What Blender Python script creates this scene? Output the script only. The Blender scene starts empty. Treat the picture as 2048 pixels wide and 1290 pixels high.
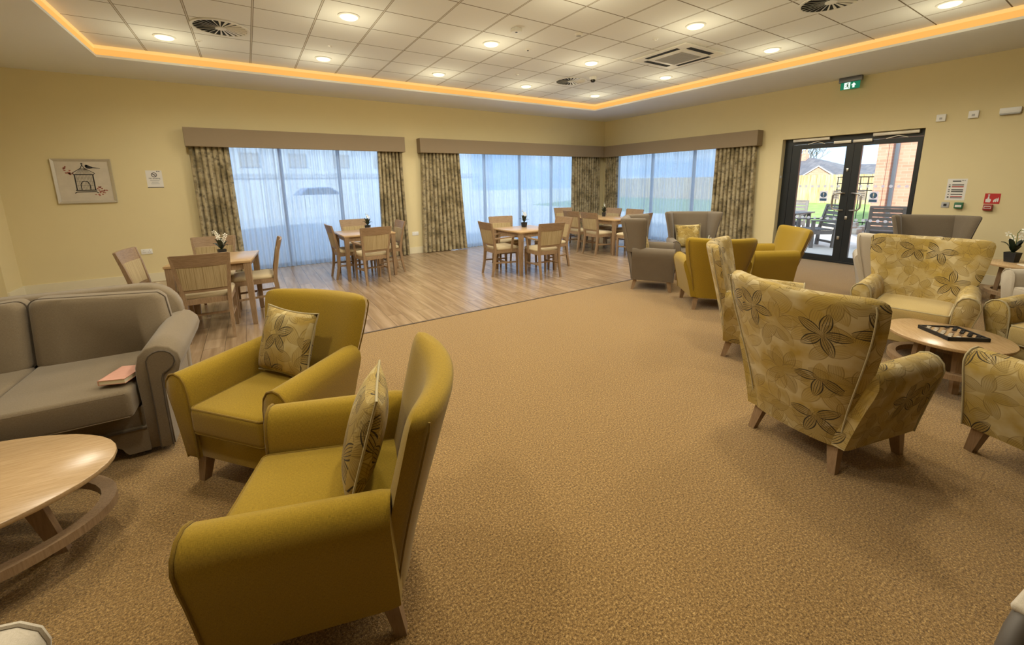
import bpy, bmesh, math, random
from mathutils import Vector, Matrix
random.seed(7)
PI = math.pi
R = math.radians
SC = bpy.context.scene
COL = SC.collection

# ------------------------------------------------------------------ camera
EYE = 1.6
YAW, PITCH, ROLL = 0.567158, 0.186916, -0.014292
FPX, CY = 815.83, 518.14
fw = Vector((math.sin(YAW)*math.cos(PITCH), math.cos(YAW)*math.cos(PITCH), -math.sin(PITCH)))
r0 = Vector((math.cos(YAW), -math.sin(YAW), 0)); u0 = r0.cross(fw)
cr, sr = math.cos(ROLL), math.sin(ROLL)
rt = cr*r0 + sr*u0; up = -sr*r0 + cr*u0
cam = bpy.data.objects.new('camera', bpy.data.cameras.new('camera'))
COL.objects.link(cam)
cam.matrix_world = Matrix(((rt.x, up.x, -fw.x, 0), (rt.y, up.y, -fw.y, 0), (rt.z, up.z, -fw.z, EYE), (0, 0, 0, 1)))
cam.data.sensor_fit = 'HORIZONTAL'; cam.data.sensor_width = 36
cam.data.lens = FPX/2048*36
cam.data.shift_y = (CY - 645)/2048
cam.data.clip_start = 0.02; cam.data.clip_end = 300
SC.camera = cam

# ------------------------------------------------------------------ exposure, world
vs = SC.view_settings
SC.display_settings.display_device = 'sRGB'
vs.view_transform = 'Standard'; vs.look = 'None'; vs.exposure = 0.32; vs.gamma = 1.0; vs.use_curve_mapping = False
cy = SC.cycles
cy.max_bounces = 7; cy.diffuse_bounces = 4; cy.glossy_bounces = 3; cy.transmission_bounces = 5; cy.transparent_max_bounces = 12
cy.caustics_reflective = False; cy.caustics_refractive = False
cy.sample_clamp_indirect = 6.0; cy.use_denoising = True

SKY_STRENGTH = 2.15
W = bpy.data.worlds.new('sky'); SC.world = W; W.use_nodes = True
wn = W.node_tree; wn.nodes.clear()
wo = wn.nodes.new('ShaderNodeOutputWorld'); wb = wn.nodes.new('ShaderNodeBackground')
tc = wn.nodes.new('ShaderNodeTexCoord'); mp = wn.nodes.new('ShaderNodeMapping'); nz = wn.nodes.new('ShaderNodeTexNoise')
rp = wn.nodes.new('ShaderNodeValToRGB')
mp.inputs['Scale'].default_value = (3.0, 3.0, 9.0)
nz.inputs['Scale'].default_value = 1.6; nz.inputs['Detail'].default_value = 6
rp.color_ramp.elements[0].position = 0.42; rp.color_ramp.elements[0].color = (0.42, 0.62, 0.90, 1)
rp.color_ramp.elements[1].position = 0.62; rp.color_ramp.elements[1].color = (0.80, 0.89, 1.0, 1)
wn.links.new(tc.outputs['Generated'], mp.inputs['Vector']); wn.links.new(mp.outputs[0], nz.inputs['Vector'])
wn.links.new(nz.outputs['Fac'], rp.inputs[0]); wn.links.new(rp.outputs[0], wb.inputs[0])
wb.inputs[1].default_value = SKY_STRENGTH
wn.links.new(wb.outputs[0], wo.inputs[0])

# daylight of the sky guided through the window and door openings
def portal(name, loc, rot, sx, sy):
    l = bpy.data.lights.new(name, 'AREA'); l.shape = 'RECTANGLE'; l.size = sx; l.size_y = sy
    l.cycles.is_portal = True
    o = bpy.data.objects.new(name, l); COL.objects.link(o); o.location = loc; o.rotation_euler = rot
    return o
XR, YB, ZB, ZT = 9.13, 9.11, 3.302, 3.454     # right wall, back wall, bulkhead underside, tile ceiling
XL, YF = -3.04, -8.5
portal('daylight_portal', (1.1, YB+.27, 1.24), (R(-90), 0, 0), 3.3, 2.4)
portal('daylight_portal', (6.15, YB+.27, 1.24), (R(-90), 0, 0), 4.3, 2.4)
portal('daylight_portal', (XR+.27, 6.9, 1.24), (0, R(90), 0), 2.4, 3.8)
portal('daylight_portal', (XR+.30, 3.15, 1.18), (0, R(90), 0), 2.3, 2.05)
# hazy afternoon sun outside, behind the building wing
sun = bpy.data.lights.new('sun', 'SUN'); sun.energy = 8.5; sun.angle = R(8); sun.color = (1, .95, .86)
so = bpy.data.objects.new('sun', sun); COL.objects.link(so)
so.rotation_euler = Vector((0.62, 0.45, -0.62)).to_track_quat('-Z', 'Y').to_euler()

# ------------------------------------------------------------------ node helpers
class NT:
    def __init__(s, name):
        s.m = bpy.data.materials.new(name); s.m.use_nodes = True
        s.t = s.m.node_tree; s.t.nodes.clear()
        s.out = s.t.nodes.new('ShaderNodeOutputMaterial')
    def n(s, typ, **kw):
        nd = s.t.nodes.new('ShaderNode'+typ)
        for k, v in kw.items():
            if k.startswith('_'): setattr(nd, k[1:], v)
            else: s.put(nd.inputs[k.replace('__', ' ')] if isinstance(k, str) else nd.inputs[k], v)
        return nd
    def put(s, sock, v):
        if isinstance(v, bpy.types.NodeSocket): s.t.links.new(v, sock)
        elif isinstance(v, bpy.types.Node): s.t.links.new(v.outputs[0], sock)
        else:
            if isinstance(v, (tuple, list)) and sock.type == 'RGBA' and len(v) == 3: v = (*v, 1)
            sock.default_value = v
    def ma(s, op, a, b=None, c=None, clamp=False):
        nd = s.t.nodes.new('ShaderNodeMath'); nd.operation = op; nd.use_clamp = clamp
        for i, v in enumerate((a, b, c)):
            if v is not None: s.put(nd.inputs[i], v)
        return nd.outputs[0]
    def mix(s, f, a, b, blend='MIX'):
        nd = s.t.nodes.new('ShaderNodeMix'); nd.data_type = 'RGBA'; nd.blend_type = blend
        s.put(nd.inputs[0], f); s.put(nd.inputs[6], a); s.put(nd.inputs[7], b)
        return nd.outputs[2]
    def ramp(s, f, els):
        nd = s.t.nodes.new('ShaderNodeValToRGB'); s.put(nd.inputs[0], f)
        cr_ = nd.color_ramp
        while len(cr_.elements) < len(els): cr_.elements.new(0.5)
        for e, (p, c) in zip(cr_.elements, els):
            e.position = p; e.color = (*c, 1) if len(c) == 3 else c
        return nd.outputs[0]
    def co(s, kind='Object', scale=(1, 1, 1), rot=(0, 0, 0), loc=(0, 0, 0)):
        t = s.n('TexCoord'); m = s.n('Mapping'); s.put(m.inputs['Vector'], t.outputs[kind])
        m.inputs['Scale'].default_value = scale; m.inputs['Rotation'].default_value = rot; m.inputs['Location'].default_value = loc
        return m.outputs[0]
    def noise(s, vec, scale, detail=2, rough=.5):
        nd = s.n('TexNoise', Scale=scale, Detail=detail, Roughness=rough); s.put(nd.inputs['Vector'], vec)
        return nd.outputs['Fac']
    def bump(s, h, strength=.3, dist=.01):
        return s.n('Bump', Height=h, Strength=strength, Distance=dist).outputs[0]
    def fin(s, col, rough=.6, normal=None, metal=0.0, sheen=0.0, spec=0.5, emit=None, estr=0.0, coat=0.0):
        b = s.n('BsdfPrincipled')
        s.put(b.inputs['Base Color'], col); s.put(b.inputs['Roughness'], rough); s.put(b.inputs['Metallic'], metal)
        s.put(b.inputs['Specular IOR Level'], spec)
        if sheen: b.inputs['Sheen Weight'].default_value = sheen; b.inputs['Sheen Roughness'].default_value = .5
        if coat: b.inputs['Coat Weight'].default_value = coat
        if normal is not None: s.put(b.inputs['Normal'], normal)
        if emit is not None: s.put(b.inputs['Emission Color'], emit); b.inputs['Emission Strength'].default_value = estr
        s.t.links.new(b.outputs[0], s.out.inputs[0]); return s.m
    def surf(s, node):
        s.t.links.new(node.outputs[0] if isinstance(node, bpy.types.Node) else node, s.out.inputs[0]); return s.m

MAT = {}
def plain(name, col, rough=.6, metal=0., var=.06, scale=30., spec=.5, bump=0.):
    t = NT(name); v = t.co()
    f = t.noise(v, scale, 3)
    c = t.mix(t.ma('MULTIPLY', f, 1.0), tuple(x*(1-var) for x in col), tuple(min(1, x*(1+var)) for x in col))
    nrm = t.bump(f, bump, .004) if bump else None
    MAT[name] = t.fin(c, rough, nrm, metal, spec=spec); return MAT[name]
def glow(name, col, strength, base=(.8, .8, .8)):
    t = NT(name); MAT[name] = t.fin(base, .5, None, emit=col, estr=strength); return MAT[name]
def fabric(name, c1, c2, scale=260, sheen=.15, rough=.95, bump=.25, blotch=.25):
    t = NT(name); uv = t.co('UV')
    a = t.n('Mapping', Vector=uv); a.inputs['Scale'].default_value = (1, .12, 1)
    b = t.n('Mapping', Vector=uv); b.inputs['Scale'].default_value = (.12, 1, 1)
    n1 = t.noise(a.outputs[0], scale*3, 1); n2 = t.noise(b.outputs[0], scale*3, 1)
    w = t.ma('ADD', t.ma('MULTIPLY', n1, .5), t.ma('MULTIPLY', n2, .5))
    big = t.noise(uv, 5, 3)
    f = t.ma('ADD', t.ma('MULTIPLY', t.ma('SUBTRACT', w, .5), 2.6), t.ma('ADD', .5, t.ma('MULTIPLY', t.ma('SUBTRACT', big, .5), blotch)), clamp=True)
    MAT[name] = t.fin(t.mix(f, c1, c2), rough, t.bump(w, bump, .002), sheen=sheen, spec=.25); return MAT[name]

def floral(name, base, tone, line, dark, scale=3.7, rough=.9, keep=.58):
    t = NT(name); uv0 = t.co('UV'); info = t.n('ObjectInfo')
    off = t.n('CombineXYZ'); t.put(off.inputs[0], t.ma('MULTIPLY', info.outputs['Random'], 7.3)); t.put(off.inputs[1], t.ma('MULTIPLY', info.outputs['Random'], 3.1))
    uv = t.n('VectorMath', _operation='ADD'); t.put(uv.inputs[0], uv0); t.put(uv.inputs[1], off.outputs[0]); uv = uv.outputs[0]
    def layer(dx, sc, Rr, freq, thin, wd=.25):
        m = t.n('Mapping', Vector=uv); m.inputs['Location'].default_value = (dx, dx*1.7, 0)
        vo = t.n('TexVoronoi', _voronoi_dimensions='2D', Scale=sc, Randomness=.55); t.put(vo.inputs['Vector'], m.outputs[0])
        d = t.n('VectorMath', _operation='SUBTRACT'); t.put(d.inputs[0], m.outputs[0]); t.put(d.inputs[1], vo.outputs['Position'])
        xyz = t.n('SeparateXYZ', Vector=d.outputs[0]); rgb = t.n('SeparateColor', Color=vo.outputs['Color'])
        rnd, rnd2 = rgb.outputs[0], rgb.outputs[1]
        x, y = xyz.outputs[0], xyz.outputs[1]
        r = t.ma('SQRT', t.ma('ADD', t.ma('MULTIPLY', x, x), t.ma('MULTIPLY', y, y)))
        th = t.ma('ADD', t.ma('DIVIDE', t.ma('ARCTAN2', y, x), 2*PI), t.ma('ADD', rnd, 1.0))
        s5 = t.ma('MULTIPLY', th, 5.0); a = t.ma('SUBTRACT', t.ma('FRACT', s5), .5)
        ang = t.ma('MULTIPLY', a, 2*PI/5)
        w = t.ma('MULTIPLY', r, t.ma('SINE', ang)); l = t.ma('MULTIPLY', r, t.ma('COSINE', ang))
        ln = t.ma('DIVIDE', l, Rr, clamp=True)
        h = t.ma('ADD', t.ma('MULTIPLY', t.ma('POWER', t.ma('SINE', t.ma('MULTIPLY', ln, PI)), .75), Rr*wd), 1e-4)
        u = t.ma('DIVIDE', w, h); au = t.ma('ABSOLUTE', u)
        ins = t.ma('MULTIPLY', t.ma('LESS_THAN', au, 1.0), t.ma('LESS_THAN', l, Rr*.99))
        wn_ = t.n('TexWhiteNoise', _noise_dimensions='2D'); cb = t.n('CombineXYZ'); t.put(cb.inputs[0], t.ma('FLOOR', s5)); t.put(cb.inputs[1], t.ma('MULTIPLY', rnd2, 91.0)); t.put(wn_.inputs['Vector'], cb.outputs[0])
        ins = t.ma('MULTIPLY', ins, t.ma('GREATER_THAN', wn_.outputs['Value'], .16))
        fr = t.ma('ABSOLUTE', t.ma('SUBTRACT', t.ma('FRACT', t.ma('MULTIPLY', u, freq)), .5))
        lines = t.ma('MAXIMUM', t.ma('GREATER_THAN', fr, thin), t.ma('GREATER_THAN', au, .88))
        return ins, t.ma('MULTIPLY', ins, lines), rnd2
    col = t.ramp(t.noise(uv, 6.0, 3), [(.40, base), (.64, tone)])
    for dx_, sc_, R_, fq, fa, la, cc in ((.13, scale, .155, 3.4, .50, .42, tone), (1.47, scale*1.08, .14, 3.4, .38, .50, tuple(.72*x for x in tone)), (2.81, scale*.93, .15, 4.2, .22, .55, tone)):
        i1, l1, q1 = layer(dx_, sc_, R_, fq, .41, .24)
        col = t.mix(t.ma('MULTIPLY', i1, fa), col, cc); col = t.mix(t.ma('MULTIPLY', l1, la), col, line)
    i3, l3, q3 = layer(3.9, scale*.95, .128, 2.4, .39, .22)
    pick = t.ma('GREATER_THAN', q3, keep)
    col = t.mix(t.ma('MULTIPLY', t.ma('MULTIPLY', i3, pick), .22), col, line)
    col = t.mix(t.ma('MULTIPLY', t.ma('MULTIPLY', l3, pick), .94), col, dark)
    MAT[name] = t.fin(col, rough, t.bump(t.noise(uv, 700, 1), .15, .002), sheen=.1, spec=.25); return MAT[name]

def wood(name, c1, c2, rough=.45, axis=2, scale=9., spec=.4):
    t = NT(name); sc = [14., 14., 14.]; sc[axis] = 1.2
    v = t.co('Object', scale=tuple(sc)); n = t.noise(v, scale, 4, .6)
    f = t.ramp(n, [(.32, (0, 0, 0)), (.68, (1, 1, 1))])
    MAT[name] = t.fin(t.mix(f, c1, c2), rough, t.bump(n, .05, .002), spec=spec); return MAT[name]

# ------------------------------------------------------------------ mesh builder
class MB:
    def __init__(s): s.b = bmesh.new()
    def v(s, *p): return s.b.verts.new(p if len(p) == 3 else p[0])
    def face(s, vs_):
        try: return s.b.faces.new(vs_)
        except ValueError: return None
    def box(s, c, d, bev=0., seg=2, rz=0., rx=0., ry=0., taper=None):
        geo = bmesh.ops.create_cube(s.b, size=1.0)['verts']
        for q in geo:
            k = 1.0
            if taper is not None and q.co.z < 0: k = taper
            q.co = Vector((q.co.x*d[0]*k, q.co.y*d[1]*k, q.co.z*d[2]))
        if bev > 0:
            es = list({e for q in geo for e in q.link_edges})
            geo = bmesh.ops.bevel(s.b, geom=es, offset=bev, segments=seg, affect='EDGES', profile=.5)['verts']
            # bevel returns new verts only; gather island
            st = [geo[0]]; seen = {geo[0]}
            while st:
                q = st.pop()
                for e in q.link_edges:
                    o = e.other_vert(q)
                    if o not in seen: seen.add(o); st.append(o)
            geo = list(seen)
        m = Matrix.Translation(c) @ Matrix.Rotation(rz, 4, 'Z') @ Matrix.Rotation(ry, 4, 'Y') @ Matrix.Rotation(rx, 4, 'X')
        for q in geo: q.co = m @ q.co
        return geo
    def loft(s, rings, closed=True, cap0=True, cap1=True):
        vr = [[s.b.verts.new(p) for p in r] for r in rings]
        n = len(vr[0])
        for a, b in zip(vr, vr[1:]):
            for i in range(n if closed else n-1):
                s.face([a[i], a[(i+1) % n], b[(i+1) % n], b[i]])
        if cap0 and closed: s.face(list(reversed(vr[0])))
        if cap1 and closed: s.face(vr[-1])
        return vr
    def tube(s, pts, r, n=8, closed=False, flat=1.0):
        pts = [Vector(p) for p in pts]; rings = []
        rr = r if isinstance(r, (list, tuple)) else [r]*len(pts)
        prev = None
        for i, p in enumerate(pts):
            a = pts[i-1] if (i > 0 or closed) else p; b = pts[(i+1) % len(pts)] if (i < len(pts)-1 or closed) else p
            d = (b-a).normalized()
            if prev is None:
                ref = Vector((0, 0, 1)) if abs(d.z) < .9 else Vector((1, 0, 0)); e1 = d.cross(ref).normalized()
            else: e1 = (prev - d*prev.dot(d)).normalized()
            prev = e1; e2 = d.cross(e1)
            rings.append([p + e1*math.cos(2*PI*k/n)*rr[i] + e2*math.sin(2*PI*k/n)*rr[i]*flat for k in range(n)])
        if closed: rings.append(rings[0])
        if closed:
            vr = [[s.b.verts.new(p) for p in rg] for rg in rings[:-1]]; m_ = len(vr)
            for i in range(m_):
                a, b = vr[i], vr[(i+1) % m_]
                for k in range(n): s.face([a[k], a[(k+1) % n], b[(k+1) % n], b[k]])
            return
        s.loft(rings)
    def lathe(s, prof, c=(0, 0, 0), n=20):
        ring_ = prof[0][0] > 0 and prof[-1][0] > 0 and len(prof) > 3
        if ring_: prof = list(prof)+[prof[0]]
        s.loft([[(c[0]+r*math.cos(2*PI*k/n), c[1]+r*math.sin(2*PI*k/n), c[2]+z) for k in range(n)] for r, z in prof], True, not ring_, not ring_)
    def prism(s, pts, a, b):
        """polygon pts extruded from offset a to b (vectors)"""
        a = Vector(a); b = Vector(b)
        s.loft([[Vector(p)+a for p in pts], [Vector(p)+b for p in pts]])
    def bar(s, p, q, w, h=None):
        p = Vector(p); q = Vector(q); d = (q-p); L = d.length
        h = h or w
        ref = Vector((0, 0, 1)) if abs(d.normalized().z) < .95 else Vector((0, 1, 0))
        e1 = d.cross(ref).normalized(); e2 = e1.cross(d).normalized()
        s.loft([[o + e1*x*w/2 + e2*y*h/2 for x, y in ((-1, -1), (1, -1), (1, 1), (-1, 1))] for o in (p, q)])
    def sheet(s, f, nu, nv):
        g = [[s.b.verts.new(f(i/nu, j/nv)) for j in range(nv+1)] for i in range(nu+1)]
        for i in range(nu):
            for j in range(nv): s.face([g[i][j], g[i+1][j], g[i+1][j+1], g[i][j+1]])
    def xf(s, m):
        for q in s.b.verts: q.co = m @ q.co
        return s
    def build(s, name, mat, parent=None, smooth=40, loc=None, uvscale=1.0):
        bmesh.ops.recalc_face_normals(s.b, faces=s.b.faces)
        me = bpy.data.meshes.new(name); s.b.to_mesh(me); s.b.free()
        uvl = me.uv_layers.new(name='UV')
        for p in me.polygons:
            nx, ny, nz_ = (abs(c) for c in p.normal)
            for li in p.loop_indices:
                co = me.vertices[me.loops[li].vertex_index].co
                if nz_ >= nx*.9 and nz_ >= ny*.9: uvl.data[li].uv = (co.x, co.y)
                elif nx >= ny: uvl.data[li].uv = (co.y, co.z+.37)
                else: uvl.data[li].uv = (co.x+.61, co.z)
        if smooth:
            for p in me.polygons: p.use_smooth = True
            me.set_sharp_from_angle(angle=R(smooth))
        o = bpy.data.objects.new(name, me); COL.objects.link(o)
        for m in (mat if isinstance(mat, (list, tuple)) else [mat]): me.materials.append(MAT[m] if isinstance(m, str) else m)
        if parent is not None: o.parent = parent
        if loc is not None: o.location = loc
        return o

def tag(o, label, cat, group=None, kind=None):
    o['label'] = label; o['category'] = cat
    if group: o['group'] = group
    if kind: o['kind'] = kind
    return o
def thing(name, label, cat, loc=(0, 0, 0), rz=0., group=None):
    o = bpy.data.objects.new(name, None); COL.objects.link(o); o.empty_display_size = .1
    o.location = loc; o.rotation_euler = (0, 0, rz)
    return tag(o, label, cat, group)
def struct(o): o['kind'] = 'structure'; return o
def dup(root, loc, rz, label, group=None, swap=None, drop=()):
    """copy of a thing with its parts and sub-parts"""
    def cp(o, par):
        c = o.copy(); COL.objects.link(c)
        if par is not None: c.parent = par
        if swap and o.type == 'MESH':
            olds = [m.name for m in o.data.materials]
            if any(m in swap for m in olds):
                key = (o.data.name, tuple(sorted(swap.items())))
                if key not in dup.cache:
                    me = o.data.copy()
                    for i, m in enumerate(olds):
                        if m in swap: me.materials[i] = MAT[swap[m]]
                    dup.cache[key] = me
                c.data = dup.cache[key]
        for ch in list(o.children):
            if ch.name.split('.')[0] in drop: continue
            cp(ch, c)
        return c
    r = cp(root, None); r.location = loc; r.rotation_euler = (0, 0, rz); r['label'] = label
    if group: r['group'] = group
    return r
dup.cache = {}
def face_rz(f): return math.atan2(-f[0], f[1])
def text(name, body, size, mat, parent, loc, rot, align='CENTER', extrude=.0006):
    c = bpy.data.curves.new(name, 'FONT'); c.body = body; c.size = size; c.align_x = align; c.align_y = 'CENTER'; c.extrude = extrude
    tmp = bpy.data.objects.new(name+'_font', c); COL.objects.link(tmp)
    dg = bpy.context.evaluated_depsgraph_get(); me = bpy.data.meshes.new_from_object(tmp.evaluated_get(dg))
    bpy.data.objects.remove(tmp); me.name = name; me.materials.clear(); me.materials.append(MAT[mat])
    o = bpy.data.objects.new(name, me); COL.objects.link(o)
    o.parent = parent; o.location = loc; o.rotation_euler = rot
    return o

# ------------------------------------------------------------------ materials
plain('wall paint', (.72, .62, .36), .85, var=.02, scale=4, bump=.02)
plain('white ceiling paint', (.84, .86, .88), .9, var=.015, scale=3)
plain('white gloss', (.80, .79, .75), .4, var=.01)
plain('cream skirting', (.74, .68, .50), .45, var=.02)
plain('white plastic', (.80, .80, .78), .4, var=.01)
plain('dark strip', (.07, .045, .025), .5)
plain('black', (.012, .012, .013), .45, var=.1)
plain('black gloss', (.01, .01, .011), .2, var=.1)
plain('dark void', (.006, .006, .006), .9)
plain('aluminium frame', (.012, .016, .02), .38, var=.1)
plain('steel', (.55, .54, .52), .32, metal=1.0)
plain('silver', (.62, .58, .50), .4, metal=.6)
plain('brushed dark', (.16, .16, .17), .4, metal=.6)
plain('pelmet fabric', (.27, .205, .13), .9, var=.05, scale=90, bump=.1)
plain('paper white', (.76, .74, .70), .7, var=.01)
plain('art ground', (.60, .54, .44), .7, var=.12, scale=9)
plain('art red', (.36, .12, .085), .7, var=.2)
plain('print dark', (.03, .028, .03), .7)
plain('print red', (.42, .03, .025), .6)
plain('print blue', (.05, .13, .25), .6)
plain('print grey', (.42, .42, .42), .7)
plain('sign red', (.50, .02, .02), .5)
plain('device green', (.015, .13, .055), .4)
plain('device red', (.30, .025, .02), .4)
t = NT('dot frost'); a_ = t.n('BsdfTranslucent', Color=(.93, .95, 1.0)); b_ = t.n('BsdfDiffuse', Color=(.7, .74, .8)); m = t.n('MixShader'); t.put(m.inputs[0], .3); t.put(m.inputs[1], a_.outputs[0]); t.put(m.inputs[2], b_.outputs[0]); c_ = t.n('BsdfTransparent'); m2 = t.n('MixShader'); t.put(m2.inputs[0], .6); t.put(m2.inputs[1], c_.outputs[0]); t.put(m2.inputs[2], m.outputs[0]); MAT['dot frost'] = t.surf(m2)
plain('dark umber', (.085, .070, .055), .6)
plain('flower white', (.85, .83, .72), .6, var=.05)
plain('flower yellow', (.70, .55, .12), .6)
plain('leaf dark', (.012, .022, .010), .4, var=.3)
plain('stem green', (.10, .17, .05), .5, var=.2)
plain('moss', (.03, .045, .015), .9, var=.5, scale=200)
plain('book cover', (.55, .28, .20), .6, var=.1)
plain('book pages', (.72, .64, .45), .8, var=.05, scale=200)
plain('patio stone', (.60, .57, .52), .8, var=.1, scale=3)
plain('garden wood', (.165, .15, .145), .7, var=.25, scale=20)
plain('garden stones', (.5, .45, .38), .9, var=.4, scale=12)
plain('pipe grey', (.10, .11, .13), .4)
plain('car paint', (.10, .16, .30), .3)
plain('car glass', (.03, .04, .05), .1)
plain('render wall', (.75, .74, .72), .8)
plain('hedge', (.06, .12, .03), .9, var=.5, scale=12)
plain('asphalt', (.52, .52, .52), .9, var=.1, scale=6)
glow('lamp glow', (1.0, .88, .38), 2.2, (.9, .85, .6))
glow('cove glow', (1.0, .46, .105), .70, (.25, .15, .05))
glow('cove glow upper', (1.0, .55, .17), .76, (.25, .17, .08))
glow('exit green', (.0, .20, .10), .55, (.0, .12, .07))
glow('exit white', (.75, 1.0, .9), .8, (.7, .8, .75))
fabric('mustard fabric', (.205, .129, .006), (.38, .241, .016), blotch=.12)
fabric('mustard piping', (.16, .095, .008), (.27, .165, .015))
fabric('cream seat fabric', (.36, .255, .09), (.52, .39, .16))
fabric('grey velvet', (.122, .093, .062), (.182, .143, .098), sheen=.22, blotch=.5)
fabric('grey piping', (.10, .08, .06), (.15, .125, .1))
fabric('sofa velvet', (.150, .112, .066), (.222, .170, .106), sheen=.2, blotch=.55)
fabric('sofa piping', (.07, .052, .034), (.11, .085, .058))
fabric('cream fabric', (.42, .36, .27), (.54, .475, .37))
fabric('floral piping', (.34, .28, .15), (.45, .38, .22))
fabric('beige pad', (.46, .37, .22), (.60, .50, .32), sheen=.2)
floral('floral fabric', (.50, .40, .21), (.39, .265, .055), (.14, .085, .026), (.022, .016, .012))
floral('cushion floral', (.52, .42, .20), (.40, .27, .06), (.12, .075, .02), (.03, .022, .015), scale=4.2, keep=.36)
wood('fence wood', (.36, .23, .10), (.68, .52, .30), rough=.8, scale=.9)
wood('oak', (.235, .150, .080), (.345, .232, .135))
wood('oak rail', (.225, .142, .075), (.335, .225, .13), axis=0)
wood('oak top', (.40, .26, .125), (.50, .34, .18), axis=0, rough=.26, spec=.6)
wood('oak leg', (.22, .135, .07), (.31, .20, .11))
wood('walnut board', (.055, .028, .014), (.12, .06, .03), axis=0)

# striped upholstery of the dining chair backs
t = NT('striped panel'); v = t.co('UV', scale=(210, 2.0, 1))
n = t.noise(v, 1.0, 3, .65); MAT['striped panel'] = t.fin(t.ramp(n, [(.32, (.21, .145, .065)), (.46, (.36, .27, .135)), (.60, (.48, .375, .21)), (.72, (.30, .215, .105))]), .9, t.bump(n, .15, .002), sheen=.1, spec=.2)
# carpet
t = NT('carpet'); v = t.co('Object')
n1 = t.noise(v, 105, 3, .65); n2 = t.noise(v, 230, 1); n3 = t.noise(v, 1.3, 3)
f = t.ma('ADD', t.ma('MULTIPLY', n1, .65), t.ma('MULTIPLY', n2, .35))
c = t.ramp(f, [(.34, (.060, .031, .008)), (.46, (.215, .122, .036)), (.55, (.345, .208, .068)), (.67, (.66, .44, .17))])
c = t.mix(t.ma('MULTIPLY', n3, .35), c, t.mix(.5, c, (.20, .125, .055)))
MAT['carpet'] = t.fin(c, 1.0, t.bump(f, .7, .010), sheen=.3, spec=.1)
# oak vinyl planks running away from the camera, along y
t = NT('vinyl planks'); tcn = t.n('TexCoord'); sx = t.n('SeparateXYZ', Vector=tcn.outputs['Object'])
cb = t.n('CombineXYZ'); t.put(cb.inputs[0], sx.outputs[1]); t.put(cb.inputs[1], sx.outputs[0])
br = t.n('TexBrick', _offset=.37, _offset_frequency=2, _squash=1.0, Scale=1.0, Color1=(0, 0, 0), Color2=(1, 1, 1), Mortar=(.5, .5, .5))
br.inputs['Mortar Size'].default_value = .0022; br.inputs['Mortar Smooth'].default_value = .1; br.inputs['Bias'].default_value = 0
br.inputs['Brick Width'].default_value = 1.22; br.inputs['Row Height'].default_value = .182
t.put(br.inputs['Vector'], cb.outputs[0])
gm = t.n('Mapping', Vector=cb.outputs[0]); gm.inputs['Scale'].default_value = (.55, 8, 1)
sh = t.n('VectorMath', _operation='ADD'); t.put(sh.inputs[0], gm.outputs[0])
sc_ = t.n('VectorMath', _operation='SCALE'); t.put(sc_.inputs[0], br.outputs['Color']); sc_.inputs['Scale'].default_value = 9.0; t.put(sh.inputs[1], sc_.outputs[0])
g = t.noise(sh.outputs[0], 2.0, 3, .55)
c = t.ramp(g, [(.30, (.225, .148, .082)), (.48, (.31, .213, .125)), (.66, (.40, .288, .182))])
bw = t.n('RGBToBW', Color=br.outputs['Color'])
c = t.mix(t.ma('MULTIPLY', bw.outputs[0], .32), c, (.22, .14, .075))
c = t.mix(br.outputs['Fac'], c, (.10, .06, .03))
MAT['vinyl planks'] = t.fin(c, .27, None, spec=.7)
# ceiling tiles with their exposed grid, reveal shade painted as dark lines
t = NT('ceiling tiles'); tcn = t.n('TexCoord'); sx = t.n('SeparateXYZ', Vector=tcn.outputs['Object'])
def gl(sock, o, hw):
    q = t.ma('ABSOLUTE', t.ma('SUBTRACT', t.ma('FRACT', t.ma('ADD', t.ma('DIVIDE', t.ma('SUBTRACT', sock, o), .6103), 100.5)), .5))
    return t.ma('LESS_THAN', t.ma('MULTIPLY', q, .6103), hw)
TX0, TY0 = .8735, 4.8499
ly = gl(sx.outputs[1], TY0, .0065); lx = gl(sx.outputs[0], TX0, .012); lxi = gl(sx.outputs[0], TX0, .007)
n = t.noise(tcn.outputs['Object'], 90, 2)
c = t.mix(t.ma('MULTIPLY', n, .5), (.78, .795, .80), (.86, .875, .88))
c = t.mix(ly, c, (.17, .14, .10)); c = t.mix(lx, c, (.17, .14, .10)); c = t.mix(lxi, c, (.62, .60, .56))
hgt = t.ma('SUBTRACT', 1.0, t.ma('MAXIMUM', lx, ly))
MAT['ceiling tiles'] = t.fin(c, .9, t.bump(hgt, .5, .01), spec=.2)
# patterned drapes: olive, dark and cream watercolour blooms
t = NT('drape fabric'); v = t.co('UV'); n1 = t.noise(v, 3.0, 4, .6); n2 = t.noise(v, 10, 4, .6)
vo = t.n('TexVoronoi', _voronoi_dimensions='2D', _feature='SMOOTH_F1', Scale=9.0, Randomness=1.0); t.put(vo.inputs['Vector'], v)
c = t.ramp(n1, [(.32, (.17, .135, .07)), (.45, (.29, .235, .13)), (.56, (.43, .36, .225)), (.70, (.27, .22, .125))])
c = t.mix(t.ramp(n2, [(.54, (0, 0, 0)), (.66, (.6, .6, .6))]), c, (.035, .03, .022))
c = t.mix(t.ramp(vo.outputs['Distance'], [(.10, (.4, .4, .4)), (.24, (0, 0, 0))]), c, (.03, .027, .02))
MAT['drape fabric'] = t.fin(c, .85, t.bump(n2, .1, .003), sheen=.15, spec=.2)
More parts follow.
